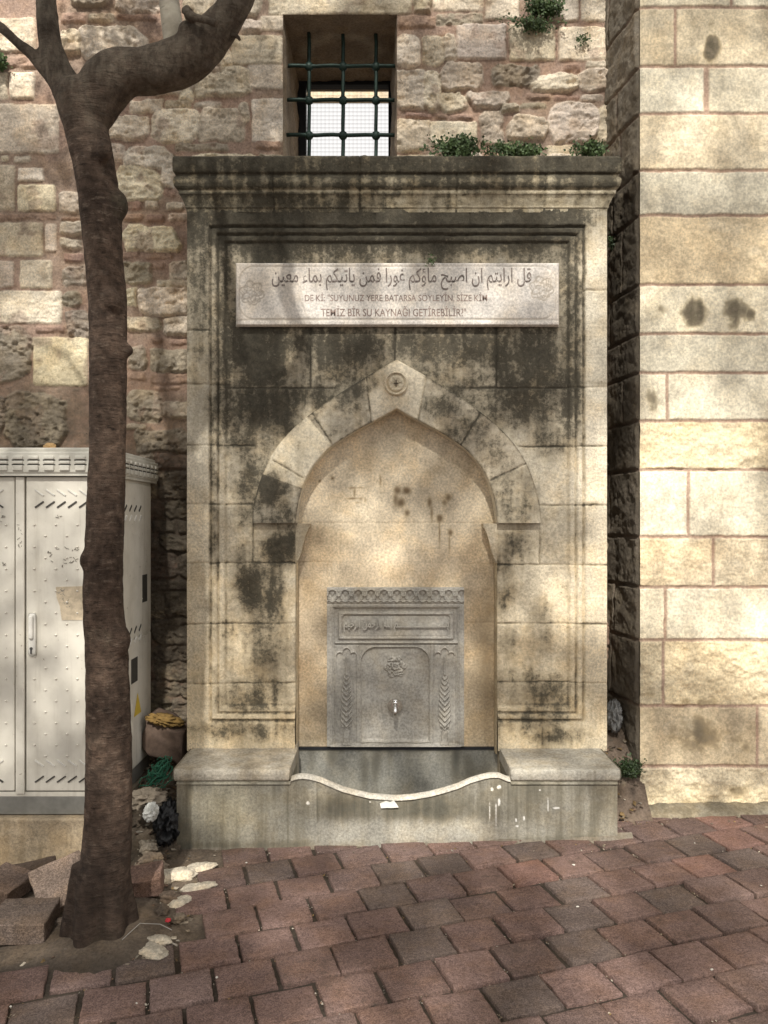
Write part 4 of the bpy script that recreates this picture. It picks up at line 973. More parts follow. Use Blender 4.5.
def pale_bark(ca=(.24, .21, .16), cb=(.44, .40, .32)):
    t = NT('smooth_pale_bark', .85); n1 = t.noise(8, 6, .6); n3 = t.noise(1, 4, .6, stretch=(14, 14, 90))
    c = t.mix(t.ramp(n1, .35, .65), ca, cb); c = t.mix(t.ramp(n3, .56, .68, 0, .7), c, (.07, .06, .045))
    t.L(c, t.b.inputs['Base Color']); t.L(t.bump(n3, .4, .004), t.b.inputs['Normal']); return t.m
M_bark, M_pale, M_pale2 = bark_mat(), pale_bark(), pale_bark((.10, .08, .06), (.24, .20, .155))
def tree():
    YTR = 2.92; loc = (PX(100, YTR), YTR, gz(-1.03))
    base = empty('street_tree', loc, label='dark trunked street tree forking in front of the utility cabinet and wall', cat='tree')
    def chain(rows, y0=0):
        out = []
        for r in rows:
            u, v, wpx = r[:3]; dy = r[3] if len(r) > 3 else 0
            Y = YTR+dy; out.append((P(u, v, Y), wpx/2*Y/F*(.90 if v > 100 else .86)))
        return out
    def dens(ch, k=6):
        P0 = np.array([c[0]+(c[1],) for c in ch]); q = np.vstack([2*P0[0]-P0[1], P0, 2*P0[-1]-P0[-2]]); o = []
        for i in range(len(P0)-1):
            for t in np.linspace(0, 1, k, endpoint=False):
                a, b, c, d = q[i:i+4]; o.append(.5*((2*b)+(-a+c)*t+(2*a-5*b+4*c-d)*t*t+(-a+3*b-3*c+d)*t**3))
        o.append(P0[-1]); return np.array(o)
    trunk = [(99, 965, 72), (100, 938, 68), (102, 905, 62), (105.5, 865, 55), (108, 820, 51.5), (109, 760, 50), (108, 700, 47.5), (106.5, 650, 46), (103, 600, 43.5), (104, 560, 41.5), (106, 500, 41), (107.5, 450, 39.5), (108, 400, 40), (108, 350, 40.5), (107.5, 300, 42), (103, 250, 41.5), (101, 215, 45), (98, 190, 44.5), (92, 155, 45), (86, 128, 47), (80, 105, 50), (74, 85, 46)]
    chains = [trunk,
        [(92, 118, 44), (101, 92, 58), (116, 76, 58), (130, 72, 52), (148, 71, 51), (176, 64, 54), (198, 50, 52, -.02), (217, 30, 44, -.04), (233, 8, 36, -.06), (246, -18, 31, -.08), (248, -60, 27, -.1), (226, -130, 23, -.1)],
        [(78, 108, 40), (62, 78, 34), (52, 50, 27), (48, 25, 25), (46, 0, 24, .03), (44, -40, 22, .05), (36, -110, 19, .1)],
        [(70, 92, 26), (52, 76, 20), (36, 58, 15), (20, 45, 12.5), (4, 30, 12, .0), (-18, 14, 11, .02), (-50, -10, 10, .06), (-90, -60, 8, .1)]]
    m = MB()
    for c in chains:
        d = dens(chain(c)); m.tube([x[:3] for x in d], [x[3] for x in d], 24)
    # burls and branch scars
    for (u, v, dy, r) in ((117, 205, -.0, .042), (186, 32, -.075, .03), (158, 72, -.05, .035), (206, 62, -.03, .03), (105, 150, -.075, .03), (78, 148, -.03, .035), (128, 350, -.0, .02), (88, 560, -.02, .03), (118, 640, -.03, .045), (112, 300, -.06, .03), (100, 745, -.05, .04)):
        m.ball(P(u, v, YTR+dy), r, (1, 1, 1.35), 16)
    for k in range(6):   # root flare
        a = k*1.05+.3; c = Vector(loc)
        m.tube([c+Vector((math.cos(a)*.05, math.sin(a)*.05, .26)), c+Vector((math.cos(a)*.085, math.sin(a)*.085, .08)), c+Vector((math.cos(a)*.12, math.sin(a)*.12, -.03))], [.05, .045, .03], 12)
    o = m.build('trunk', M_bark, base, loc)
    md = o.modifiers.new('remesh', 'REMESH'); md.mode = 'VOXEL'; md.voxel_size = .0085; md.use_smooth_shade = True
    md = o.modifiers.new('smooth', 'SMOOTH'); md.iterations = 8; md.factor = .6
    tx = bpy.data.textures.new('bark_relief', 'CLOUDS'); tx.noise_scale = .06; tx.noise_depth = 3
    md = o.modifiers.new('relief', 'DISPLACE'); md.texture = tx; md.strength = .008; md.texture_coords = 'LOCAL'
    # pale younger limb, cut stub and broken twig
    d = dens(chain([(178, 60, 26, -.0), (174, 38, 25), (171, 15, 24), (168, -8, 23, .04), (164, -50, 20, .08), (156, -120, 16, .1)]))
    m = MB().tube([x[:3] for x in d], [x[3] for x in d], 20); m.build('pale_limb', M_pale, base, loc)
    d = dens(chain([(196, 27, 14, -.06), (190, 16, 13, -.10), (186, 8, 9, -.13)])); m = MB().tube([x[:3] for x in d], [x[3] for x in d], 14)
    d = dens(chain([(184, 10, 8, -.12), (194, 17, 9, -.13), (206, 20, 8, -.14), (217, 24, 8, -.15)])); m.tube([x[:3] for x in d], [x[3] for x in d], 14)
    d = dens(chain([(222, 34, 8, -.05), (236, 36, 5, -.06), (240, 40, 3, -.06)])); m.tube([x[:3] for x in d], [x[3] for x in d], 10)
    m.build('broken_stub', M_bark, base, loc)
    # upper limbs and crown above the picture
    rr = random.Random(5); limb = MB(); tips = []
    starts = [(Vector(P(226, -130, YTR-.1)), Vector((.35, -.05, 1)), .04), (Vector(P(36, -110, YTR+.1)), Vector((-.1, -.1, 1)), .035), (Vector(P(-90, -60, YTR+.1)), Vector((-.8, -.3, .6)), .015), (Vector(P(156, -120, YTR+.1)), Vector((-.05, .0, 1)), .03)]
    def grow(p, d, r, L, depth):
        pts = [p]; rad = [r]; d = d.normalized()
        for i in range(5):
            d = (d+Vector((rr.gauss(0, .16), rr.gauss(0, .16), rr.gauss(.03, .1)))).normalized(); p = p+d*L/5; pts.append(p); rad.append(r*(1-.1*(i+1)))
        limb.tube(pts, rad, 8, False); 
        if depth == 0: tips.extend(pts[2:]); return
        for k in range(3):
            nd = (d+Vector((rr.gauss(0, .6), rr.gauss(0, .55), rr.gauss(.1, .3)))).normalized(); grow(pts[-1-k % 2], nd, r*.55, L*.72, depth-1)
    for p, d, r in starts: grow(p, d, r, .75, 2)
    limb.build('upper_limbs', M_bark, base, loc)
    Vv, Qq = [], []
    for t in tips:
        for k in range(22):
            c = np.array(t)+np.array([rr.gauss(0, .13) for _ in range(3)])
            if c[2] < 3.75: continue
            a = np.array([rr.gauss(0, 1) for _ in range(3)]); a /= np.linalg.norm(a); b = np.cross(a, [rr.gauss(0, 1) for _ in range(3)]); b /= np.linalg.norm(b)
            L = rr.uniform(.03, .055); W = L*.5; i = len(Vv)
            Vv += [c-a*L, c+b*W, c+a*L, c-b*W]; Qq.append([i, i+1, i+2, i+3])
    me = npmesh('crown', np.array(Vv)-np.array(loc), Qq, False); link('crown', me, plain('leaf_green', (.05, .09, .025), .6, 0, .4, 8), base)
tree()
def street_crown():
    # unseen tree added behind the viewer; leaf clumps placed to dapple the wall
    rr = random.Random(21); base = empty('plane_tree', (-2.6, -2.2, 0), label='tall leafy street tree standing behind the viewer, its shade falling on the wall', cat='tree')
    back = -dirv.normalized()
    def dens(u, v):  # wanted shade by position; leaf clumps are drawn from it
        def b(cx, cy, rx, ry): return math.exp(-((u-cx)/rx)**2-((v-cy)/ry)**2)
        d = .62
        if v > 815: d = .60
        d -= .50*b(705, 480, 90, 190)+.45*b(700, 120, 90, 70)+.55*b(592, 520, 22, 170)+.5*b(300, 440, 34, 40)+.5*b(325, 660, 40, 90)*.8
        d -= .6*b(20, 640, 70, 60)*(1 if abs((v-690)+.55*(u-0)) < 95 else .2)+.35*b(160, 170, 60, 60)+.35*b(480, 90, 90, 60)+.45*b(225, 640, 40, 90)+.35*b(560, 640, 30, 80)+.35*b(310, 295, 22, 14)+.3*b(40, 160, 60, 80)+.25*b(400, 250, 120, 20)+.2*b(400, 530, 60, 24)-.35*b(397, 425, 90, 45)-.18*b(397, 600, 90, 120)
        return max(0, min(.8, d))
    Vv, Qq, st = [], [], MB(); n = 0; clumps = []
    while n < 620:
        u, v = rr.uniform(-260, 900), rr.uniform(-160, 1040)
        if rr.random() > dens(u, v)/.8: continue
        if v < 815: p = Vector(P(u, v, 4.0 if 170 < u else 3.7))
        else: Y = H*F/(v-CY); p = Vector((PX(u, Y), Y, 0))
        c = p+back*rr.uniform(5.2, 7.4)
        if c.z < 2.9: c = p+back*(3.6/back.z)
        clumps.append(c); n += 1
        for k in range(26):
            q = np.array(c)+np.array([rr.gauss(0, .10), rr.gauss(0, .10), rr.gauss(0, .09)])
            a = np.array([rr.gauss(0, 1) for _ in range(3)]); a /= np.linalg.norm(a); e = np.cross(a, [rr.gauss(0, 1) for _ in range(3)]); e /= np.linalg.norm(e)
            L = rr.uniform(.035, .065); W = L*.62; i = len(Vv); Vv += [q-a*L, q+e*W, q+a*L, q-e*W]; Qq.append([i, i+1, i+2, i+3])
    o3 = np.array(base.location); link('crown', npmesh('crown', np.array(Vv)-o3, Qq, False), plain('plane_leaf_green', (.06, .10, .03), .6, 0, .4, 8), base)
    T = Vector((-2.6, -2.2, 0)); top = T+Vector((.1, .1, 5.0))
    st.tube([T, T+Vector((.03, .02, 1.5)), T+Vector((-.02, .05, 3.2)), top, top+Vector((.1, .2, 2.2))], [.20, .16, .14, .11, .05], 14)
    for k in range(22):
        c = clumps[rr.randrange(len(clumps))]; s0 = T+Vector((0, 0, rr.uniform(3.2, 6.4))); mid = (s0+c)/2+Vector((0, 0, .3))
        st.tube([s0, (s0+mid)/2+Vector((0, 0, .1)), mid, (mid+c)/2+Vector((0, 0, .1)), c], [.04, .03, .022, .015, .006], 7)
    st.build('trunk', M_bark, base, tuple(o3))
street_crown()

# ------------------------------------------------------------------ utility cabinet
M_cab = plain('cream_enamel', (.68, .65, .56), .45, 0, .05, 9, .08, .002, .28, (.30, .27, .22))
M_cab2 = plain('cabinet_dark_gap', (.05, .047, .04), .7)
M_lid = plain('lid_enamel', (.56, .54, .47), .5, 0, .12, 15, .15, .002, .4, (.25, .22, .17))
M_steel = plain('plinth_metal', (.24, .235, .21), .5, .3, .15, 12, .1, .002, .5, (.1, .09, .07))
M_slotl = plain('raised_louvre', (.68, .66, .60), .4)
M_sc = plain('scuffed_adhesive', (.55, .46, .33), .8, 0, .2, 40)
M_blk = plain('black_marker', (.05, .05, .048), .8, 0, .6, 120)
def enamel():
    t = NT('weathered_enamel', .5); n1 = t.noise(7, 7, .65); ns = t.noise(1, 6, .65, stretch=(22, 22, 1.3)); n3 = t.noise(60, 5, .7)
    c = t.mix(t.ramp(n1, .4, .7), (.70, .665, .575), (.60, .565, .48)); c = t.mix(t.ramp(ns, .52, .75, 0, .5), c, (.40, .36, .29))
    c = t.mix(t.math('MULTIPLY', t.ramp(n3, .62, .70), t.ramp(n1, .45, .6)), c, (.22, .17, .12)); t.L(c, t.b.inputs['Base Color'])
    b = t.bump(t.noise(3.5, 3, .5), .5, .012); b = t.bump(n3, .2, .001, b); t.L(b, t.b.inputs['Normal']); return t.m
M_cab = enamel()
def cabinet():
    yc = 3.55; yb = 4.24; x1 = PX(105.5, yc); x0 = -2.6; z0, z1 = PZ(797, yc), PZ(474, yc)
    off = ((x0+x1)/2, yc, 0)
    base = empty('utility_cabinet', off, label='cream painted metal street utility cabinet with studded doors standing behind the tree', cat='cabinet')
    MB().box((x0, yc+.022, z0), (x1-.001, yb, z1+.01), bev=.004).build('body', M_cab, base, off)
    # doors: (u range) right door and left door, centre strip proud
    def door(ua, ub, name, mirror):
        xa, xb = PX(ua, yc), PX(ub, yc)
        zt, zb_ = PZ(477, yc), PZ(791, yc)
        d = MB().box((xa, yc, zb_), (xb, yc+.03, zt), bev=.004)
        # studs in a staggered grid
        lu = 35 if not mirror else -14
        v = 525; k = 0
        while v < 760:
            u = 34.5 if k % 2 == 0 else 45.5
            if mirror: u = 6 if k % 2 == 0 else -5
            while (u < ub-4 if not mirror else u > ua+4):
                d.ball(P(u, v, yc), .0062, (1, 1.1, .7), 8); u += 21.5 if not mirror else -21.5
            v += 11.0; k += 1
        do = d.build(name, M_cab, base, off)
        lv, dk = MB(), MB()
        for (vv, sgn) in ((492.5, 1), (504.5, -1), (763, 1), (779, -1)):
            u = 39.5
            while u < 104:
                uu = u if not mirror else 38.5-u
                sg = sgn if not mirror else -sgn
                if ua+2 < uu < ub-5:
                    rot = Matrix.Rotation(R(35*sg), 4, 'Y'); c = Vector(P(uu, vv, yc))
                    (lv if sgn > 0 else dk).box(c-Vector((.023, .005, .003)), c+Vector((.023, .003, .003)), rot)
                u += 11
        lv.build('louvre', M_slotl, do).location = (-off[0], -off[1], 0); dk.build('vent_slot', M_cab2, do).location = (-off[0], -off[1], 0)
        return do
    rd = door(26, 103.5, 'door', False); ld = door(-190, 14.5, 'door', True)
    MB().box((PX(16, yc), yc-.006, PZ(794, yc)), (PX(24.7, yc), yc+.02, PZ(477, yc)), bev=.003).build('door_post', M_cab, base, off)
    # dark slots around the doors
    MB().box((x0+.01, yc+.012, PZ(796, yc)), (x1-.01, yc+.021, PZ(475.5, yc))).build('door_gap', M_cab2, base, off)
    MB().box((x0, yc+.004, PZ(796.5, yc)-.002), (x1, yc+.024, PZ(792.3, yc)), bev=.002).build('bottom_rail', M_cab, base, off)
    # handle
    h = MB(); c = Vector(P(33, 634, yc)); h.box(c-Vector((.018, .018, .095)), c+Vector((.018, 0, .095)), bev=.012); ho = h.build('handle', M_slotl, base, off)
    h = MB(); h.box(c+Vector((-.010, -.030, -.02)), c+Vector((.010, -.016, .085)), bev=.007); h.build('lever', M_slotl, ho).location = (-off[0], -off[1], 0)
    h = MB(); k = c+Vector((0, -.019, -.062)); h.tube([k+Vector((0, .002, 0)), k+Vector((0, -.002, 0))], .0065, 14); h.box(k+Vector((-.003, -.003, -.022)), k+Vector((.003, 0, 0))); h.build('keyhole', M_blk, ho).location = (-off[0], -off[1], 0)
    # lid with pressed band
    lz0, lz1 = PZ(473, yc-.03), PZ(450, yc-.03); xl = PX(109, yc-.03); yl = yc-.03
    lid = MB(); lid.box((x0-.02, yl, lz0), (xl, yb+.05, lz1-.006), bev=.006); lid.box((x0-.01, yl+.012, lz1-.008), (xl-.012, yb+.04, lz1+.012), bev=.006); lid.box((x0, yl+.006, lz0-.012), (xl-.006, yb+.04, lz0+.001))
    lo = lid.build('lid', M_lid, base, off)
    rb = MB(); ds = MB()
    u = -190
    while u < 107:
        xa = PX(u, yl)
        rb.box((xa, yl-.008, lz0+.010), (xa+.045, yl+.001, lz0+.034), bev=.004); rb.box((xa, yl-.007, lz0+.040), (xa+.045, yl+.001, lz0+.054), bev=.004); rb.box((xa, yl-.008, lz0+.060), (xa+.045, yl+.001, lz0+.076), bev=.004)
        ds.box((xa-.004, yl-.002, lz0+.0345), (xa+.05, yl-.0005, lz0+.0395)); ds.box((xa-.004, yl-.002, lz0+.0545), (xa+.05, yl-.0005, lz0+.0595)); u += 15.6
    y = yl+.02
    while y < yb:
        rb.box((xl-.001, y, lz0+.010), (xl+.008, y+.045, lz0+.034), bev=.004); rb.box((xl-.001, y, lz0+.040), (xl+.007, y+.045, lz0+.054), bev=.004); rb.box((xl-.001, y, lz0+.060), (xl+.008, y+.045, lz0+.076), bev=.004)
        ds.box((xl+.0005, y-.004, lz0+.0345), (xl+.002, y+.05, lz0+.0395)); ds.box((xl+.0005, y-.004, lz0+.0545), (xl+.002, y+.05, lz0+.0595)); y += .068
    rb.build('rib_band', M_lid, lo).location = (-off[0], -off[1], 0); ds.build('band_shadow_slot', M_cab2, lo).location = (-off[0], -off[1], 0)
    # side wall details (right side)
    sx = x1
    sp = MB().box((sx-.002, yc+.03, PZ(650, yc)), (sx+.006, yb-.02, PZ(480, yc)), bev=.002)
    for k in range(9):
        for j in range(2): sp.ball((sx+.006, yc+.17+.25*j+.1*(k % 2), PZ(505+k*15, yc)), .004, (.6, 1, 1), 8)
    so = sp.build('side_panel', M_cab, base, off)
    sk = MB(); lt = MB()
    for vv in (508, 634):
        for q in range(5):
            c = Vector((sx+.0065, yc+.18+.075*q, PZ(vv, 3.8))); sk.box(c-Vector((.002, .022, .005)), c+Vector((.002, .022, .005)), Matrix.Rotation(R(38), 4, 'X'))
            c = c-Vector((0, 0, .05)); lt.box(c-Vector((.002, .022, .005)), c+Vector((.004, .022, .005)), Matrix.Rotation(R(38), 4, 'X'))
    sk.box((sx+.005, yc+.16, 1.02), (sx+.0075, yc+.21, 1.14)); sk.box((sx+.005, yc+.52, 1.06), (sx+.0075, yc+.60, 1.2))
    sk.build('vent_slot', M_cab2, so).location = (-off[0], -off[1], 0); lt.build('louvre', M_slotl, so).location = (-off[0], -off[1], 0)
    lw = MB().box((sx-.002, yc+.03, z0+.01), (sx+.006, yb-.02, PZ(653, yc)), bev=.002).build('lower_side_panel', M_cab, base, off)
    MB().box((sx+.0055, yc+.34, .68), (sx+.0075, yc+.44, .80)).build('dark_window', M_cab2, lw).location = (-off[0], -off[1], 0)
    m = MB(); zz = .56; m.b.faces.new([m.b.verts.new(p) for p in ((sx+.0072, yc+.38, zz-.05), (sx+.0072, yc+.50, zz-.05), (sx+.0072, yc+.44, zz+.06))]); m.build('warning_triangle', plain('warning_yellow', (.62, .45, .06), .6), lw).location = (-off[0], -off[1], 0)
    MB().box((sx+.0055, yc+.30, .42), (sx+.0068, yc+.37, .60)).build('paper_label', plain('old_paper', (.7, .66, .57), .8), lw).location = (-off[0], -off[1], 0)
    # torn sticker and scribbles on the door
    m = MB(); pts = [(56, 587), (86, 586), (104, 587), (104, 621), (90, 620), (62, 620), (60, 606), (57, 598)]; pts = [(PX(a, yc), PZ(b, yc)) for a, b in pts]; m.poly(pts, yc-.0025, yc-.0005)
    m.build('torn_sticker', M_sc, rd).location = (-off[0], -off[1], 0)
    m = MB(); rr = random.Random(2)
    for (ca, cb, wa, wb, n) in ((70, 562, 9, 5, 12), (62, 592, 4, 6, 14), (66, 603, 3, 5, 8), (72, 549, 9, 2, 8), (50, 552, 3, 3, 5), (60, 517, 5, 1.5, 4), (20.5, 540, 2, 14, 12), (3, 517, 1.6, 3, 5), (3.6, 564, 1.4, 1.4, 3)):
        for k in range(n):
            c = Vector(P(rr.gauss(ca, wa*.55), rr.gauss(cb, wb*.55), yc)); s_ = rr.uniform(.002, .008)
            yo = -.0075 if 15 < ca < 25 else -.0035
            m.box(c+Vector((-s_, yo, -.0011)), c+Vector((s_, yo+.003, .0011)), Matrix.Rotation(rr.uniform(0, 3.14), 4, 'Y'))
    m.build('scribbles', plain('faded_marker', (.27, .25, .21), .8, 0, .5, 60), rd).location = (-off[0], -off[1], 0)
    # plinths
    MB().box((x0, yc+.006, PZ(815, yc)), (x1-.005, yb, z0), bev=.003).build('metal_plinth', M_steel, base, off)
    s, t = np.meshgrid(np.linspace(0, 1, 300), np.linspace(0, 1, 40)); X = x0+s*(x1+.015-x0)
    zt = PZ(815, yc)-.004
    Z = np.where(t < .8, -.12+(zt+.12)*t/.8, zt); Y = np.where(t < .8, yc-.035, yc-.035+(t-.8)/.2*.08); Y = Y-.018*fbm(X*7, Z*12, 241, 5)
    gridobj('concrete_plinth', X, Y, Z, M_conc, base, off, np.broadcast_to((.36, .29, .2), X.shape+(3,)), .22+.55*fbm(X*6, Z*9, 242, 4), flip=True)
    MB().box((x0, yc-.01, -.1), (x1+.01, yb, zt-.002)).build('plinth_core', M_conc, base, off, col=(.3, .26, .2), grime=.4)
cabinet()

# ------------------------------------------------------------------ loose things
def rock(name, loc, size, mat, col, grime, rot=(0, 0, 0), seed=0, rough=.18, box=.6, n=20, **k):
    bm = bmesh.new(); bmesh.ops.create_icosphere(bm, subdivisions=4, radius=1)
    for v in bm.verts:
        c = v.co.copy(); m_ = max(abs(c.x), abs(c.y), abs(c.z)); c = c*(1-box)+(c/m_)*box*.9
        f = 1+rough*mnoise.noise(c*1.6+Vector((seed*3.1, seed, 0)))+rough*.5*mnoise.noise(c*4.5+Vector((seed, 0, 9)))+rough*.2*mnoise.noise(c*12)
        v.co = Vector((c.x*f*size[0], c.y*f*size[1], c.z*f*size[2]))
    for f in bm.faces: f.smooth = True
    me = bpy.data.meshes.new(name); bm.to_mesh(me); bm.free(); setattrs(me, col, grime)
    o = link(name, me, mat); o.location = loc; o.rotation_euler = [R(a) for a in rot]; return tag(o, **k)
def block(name, loc, size, rot, mat, col, grime, seed=1, **k):
    b = MB().box([-s/2 for s in size], [s/2 for s in size]); bmesh.ops.subdivide_edges(b.b, edges=b.b.edges[:], cuts=14, use_grid_fill=True)
    for v in b.b.verts:
        c = v.co; q = sorted([1-abs(2*c[i]/size[i]) for i in range(3)])
        e = [max(0, .006-(size[i]/2-abs(c[i]))) for i in range(3)]
        if q[1] < .06: v.co = c*(1-.02-.03*abs(mnoise.noise(c*40+Vector((seed, 0, 0)))))
        v.co += Vector((mnoise.noise(v.co*25), mnoise.noise(v.co*25+Vector((9, seed, 0))), mnoise.noise(v.co*25+Vector((0, 9, seed)))))*.0035
    o = b.build(name, mat, None, col=col, grime=grime)
    o.location = loc; o.rotation_euler = [R(a) for a in rot]; return tag(o, **k)
block('loose_paver', P(24, 918, 2.93)[:2]+(.012,), (.205, .20, .075), (1, 1, 6), M_paver, (.16, .125, .105), .2, 1, label='loose grey brown paving block raised at the left edge, in front of the tree pit', cat='paving block', group='loose paving blocks around the tree')
block('loose_slab', P(62, 880, 3.12)[:2]+(.06,), (.20, .19, .05), (38, -14, 32), M_paver, (.30, .23, .185), .1, 2, label='pale tan stone slab tipped up on edge against the left of the trunk', cat='stone slab')
block('loose_paver', P(141, 868, 3.20)[:2]+(.035,), (.17, .13, .075), (8, -6, 10), M_paver, (.19, .125, .10), .15, 3, label='red paving block lying just right of the tree trunk', cat='paving block', group='loose paving blocks around the tree')
block('loose_paver', P(6, 884, 3.22)[:2]+(.01,), (.15, .17, .07), (6, 10, -14), M_paver, (.15, .11, .09), .2, 4, label='reddish paving block at the left edge below the cabinet plinth', cat='paving block', group='loose paving blocks around the tree')
block('loose_paver', P(34, 872, 3.36)[:2]+(.0,), (.17, .13, .07), (-7, -5, 22), M_paver, (.10, .075, .06), .3, 5, label='dark sunken paving block between cabinet plinth and tipped slab', cat='paving block', group='loose paving blocks around the tree')
# debris heaps in the two gaps
def heap(name, x0, x1, y0, y1, fz, label_col, seed):
    X, Y = np.meshgrid(np.linspace(x0, x1, 120), np.linspace(y0, y1, 120)); Z = fz(X, Y)+.035*fbm(X*9, Y*9, seed, 5)+.012*fbm(X*40, Y*40, seed+5, 3)
    o = gridobj(name, X, Y, Z, M_soil, None, (0, 0, 0), np.broadcast_to(label_col, X.shape+(3,))*(1+.8*fbm(X*30, Y*30, seed+9, 3))[..., None], .25+.3*fbm(X*14, Y*14, seed+2, 3)); tag(o, kind='structure')
heap('soil', -1.30, -.93, 3.25, 4.42, lambda X, Y: gz(X)-.02+.26*sst(3.45, 4.3, Y)+.0*X, (.15, .12, .09), 301)
heap('soil', 1.06, 1.30, 3.72, 4.42, lambda X, Y: gz(X)-.02+.40*sst(3.8, 4.25, Y), (.17, .13, .10), 311)
rr = random.Random(12)
# pebbles and rubble scattered in the pit: countable bits
M_mort = stone_mat('pale_mortar', amp=.5, bump=.9, dark=(.2, .17, .13), dark2=(.3, .26, .2), rough=.95)
lumps = [((178, 864), 3.40, (.085, .05, .018), 'flat pale mortar lump beside the left corner of the basin'), ((200, 858), 3.46, (.07, .035, .016), 'creamy mortar lump touching the foot of the bench'), ((198, 884), 3.27, (.075, .03, .014), 'long pale mortar smear on the paving edge'), ((180, 902), 3.14, (.045, .06, .016), 'pale mortar lump sinking into the tree pit edge'),
         ((150, 946), 2.80, (.085, .045, .012), 'broad pale mortar crust lying in front of the tree pit'), ((158, 938), 2.86, (.05, .03, .014), 'small mortar lump behind the broad crust near the trunk'), ((133, 893), 3.16, (.025, .02, .016), 'white pebble of mortar next to the red block'), ((136, 911), 3.03, (.016, .013, .012), 'tiny white mortar crumb right of the trunk base'), ((160, 870), 3.36, (.05, .04, .02), 'rough grey mortar lump behind the red block')]
for i, ((u, v), Y, s, lab) in enumerate(lumps):
    x = PX(u, Y); rock('mortar_lump', (x, Y, gz(x)+.002), (s[0]*.95, s[1]*.95, s[2]*1.3), M_mort, (.56, .50, .40), .08, (0, 0, rr.uniform(-40, 60)), i+1, .32, .1, label=lab, cat='mortar lump', group='mortar lumps around the tree pit')
for i, (u, v, Y, s, c, lab) in enumerate([(118, 0, 0, 0, 0, '')][1:]): pass
stones = [(148, 822, 3.62, .035, (.42, .36, .28), 'pale rough stone below the white rag, between cabinet and bench'), (150, 838, 3.52, .04, (.38, .3, .22), 'tan stone in the gap beside the bench foot'), (160, 848, 3.48, .03, (.3, .24, .18), 'brown stone at the mouth of the gap'), (146, 857, 3.40, .035, (.5, .43, .33), 'cream stone behind the red block by the trunk'),
          (170, 892, 3.16, .03, (.16, .12, .09), 'dark earth clod in the middle of the tree pit'), (160, 905, 3.05, .028, (.14, .11, .085), 'dark clod near the red litter'), (150, 880, 3.2, .026, (.2, .15, .11), 'brown clod in front of the red block'), (66, 905, 2.98, .03, (.2, .16, .13), 'grey stone wedged left of the trunk base'), (178, 912, 3.0, .02, (.2, .16, .12), 'small brown stone by the paving edge')]
for i, (u, v, Y, s, c, lab) in enumerate(stones):
    x = PX(u, Y); z = gz(x)+(.01 if Y < 3.45 else .26*float(sst(3.45, 4.3, np.array(Y))))+.004
    rock('rubble_stone', (x, Y, z), (s*1.3, s, s*.8), M_rubble, c, .2, (rr.uniform(-20, 20), rr.uniform(-20, 20), rr.uniform(0, 180)), i+20, .5, .35, label=lab, cat='stone', group='rubble stones around the tree')
# crumpled cloth-like things
def crumple(name, loc, size, mat, seed, rot=(0, 0, 0), amp=.35, fold=3.0, **k):
    bm = bmesh.new(); bmesh.ops.create_icosphere(bm, subdivisions=5, radius=1)
    for v in bm.verts:
        c = v.co.copy(); s = Vector((seed*2.3, seed*1.1, 0))
        f = 1+amp*(1-abs(mnoise.noise(c*fold*.6+s))*3.2)+amp*.5*(.5-abs(mnoise.noise(c*fold*1.6+s)))*2
        v.co = Vector((c.x*f*size[0], c.y*f*size[1], c.z*f*size[2]))
    for f in bm.faces: f.smooth = True
    me = bpy.data.meshes.new(name); bm.to_mesh(me); bm.free(); o = link(name, me, mat); o.location = loc; o.rotation_euler = [R(a) for a in rot]; return tag(o, **k)
x, Y = PX(170, 4.12), 4.12
b = MB().box((-.11, -.09, -.085), (.11, .09, .085)); bmesh.ops.subdivide_edges(b.b, edges=b.b.edges[:], cuts=16, use_grid_fill=True)
for v_ in b.b.verts:
    c = v_.co.copy(); v_.co = c+Vector((mnoise.noise(c*11), mnoise.noise(c*11+Vector((5, 0, 0))), mnoise.noise(c*11+Vector((0, 5, 0)))))*.022+Vector((0, 0, -.03*(c.x/.11)))
o = b.build('sack', plain('brown_sackcloth', (.10, .068, .05), .9, 0, .25, 30, .5, .004)); o.location = (x, Y, .365); o.rotation_euler = (0, R(6), R(-8)); tag(o, 'brown crumpled sack wedged between the cabinet and the fountain', 'sack')
for f in o.data.polygons: f.use_smooth = True
crumple('yellow_cloth', (PX(165, 4.06), 4.06, .465), (.06, .04, .016), plain('yellow_cloth', (.17, .105, .03), .9, 0, .25, 30, .4, .004), 3, (8, 14, 12), .55, label='mustard yellow cloth lying on top of the brown sack', cat='cloth')
def netting():
    rr = random.Random(4); m = MB(); c = Vector((PX(159, 3.86), 3.84, .255))
    for k in range(20):
        pts = []; r = rr.uniform(.025, .06); a0 = rr.uniform(0, 6.28); tilt = Vector((rr.gauss(0, .3), rr.gauss(0, .4), 1)); cc = c+Vector((rr.gauss(0, .02), rr.gauss(0, .03), rr.gauss(0, .03)))
        for i in range(16):
            a = a0+i*.38; q = Vector((math.cos(a)*r, math.sin(a)*r*.7, math.sin(a+1)*r*.6+.008*math.sin(i*2.+k))); pts.append(cc+q)
        m.tube(pts, .0028, 5)
    return m.build('netting', plain('green_plastic', (.025, .13, .075), .5))
tag(netting(), 'tangled green plastic netting in the gap left of the bench', 'netting')
crumple('black_bag', (PX(165, 3.66), 3.7, .085), (.045, .08, .075), plain('black_plastic', (.012, .012, .013), .5, 0, .2, 20), 8, (0, 0, 10), .4, 3.6, label='shiny black plastic bag pressed against the side of the bench', cat='bag')
crumple('white_rag', (PX(151, 3.60), 3.60, .165), (.022, .02, .03), plain('white_plastic', (.6, .6, .56), .5), 5, (0, 20, 0), .5, 3., label='small white plastic scrap on the rubbish left of the bench', cat='litter')
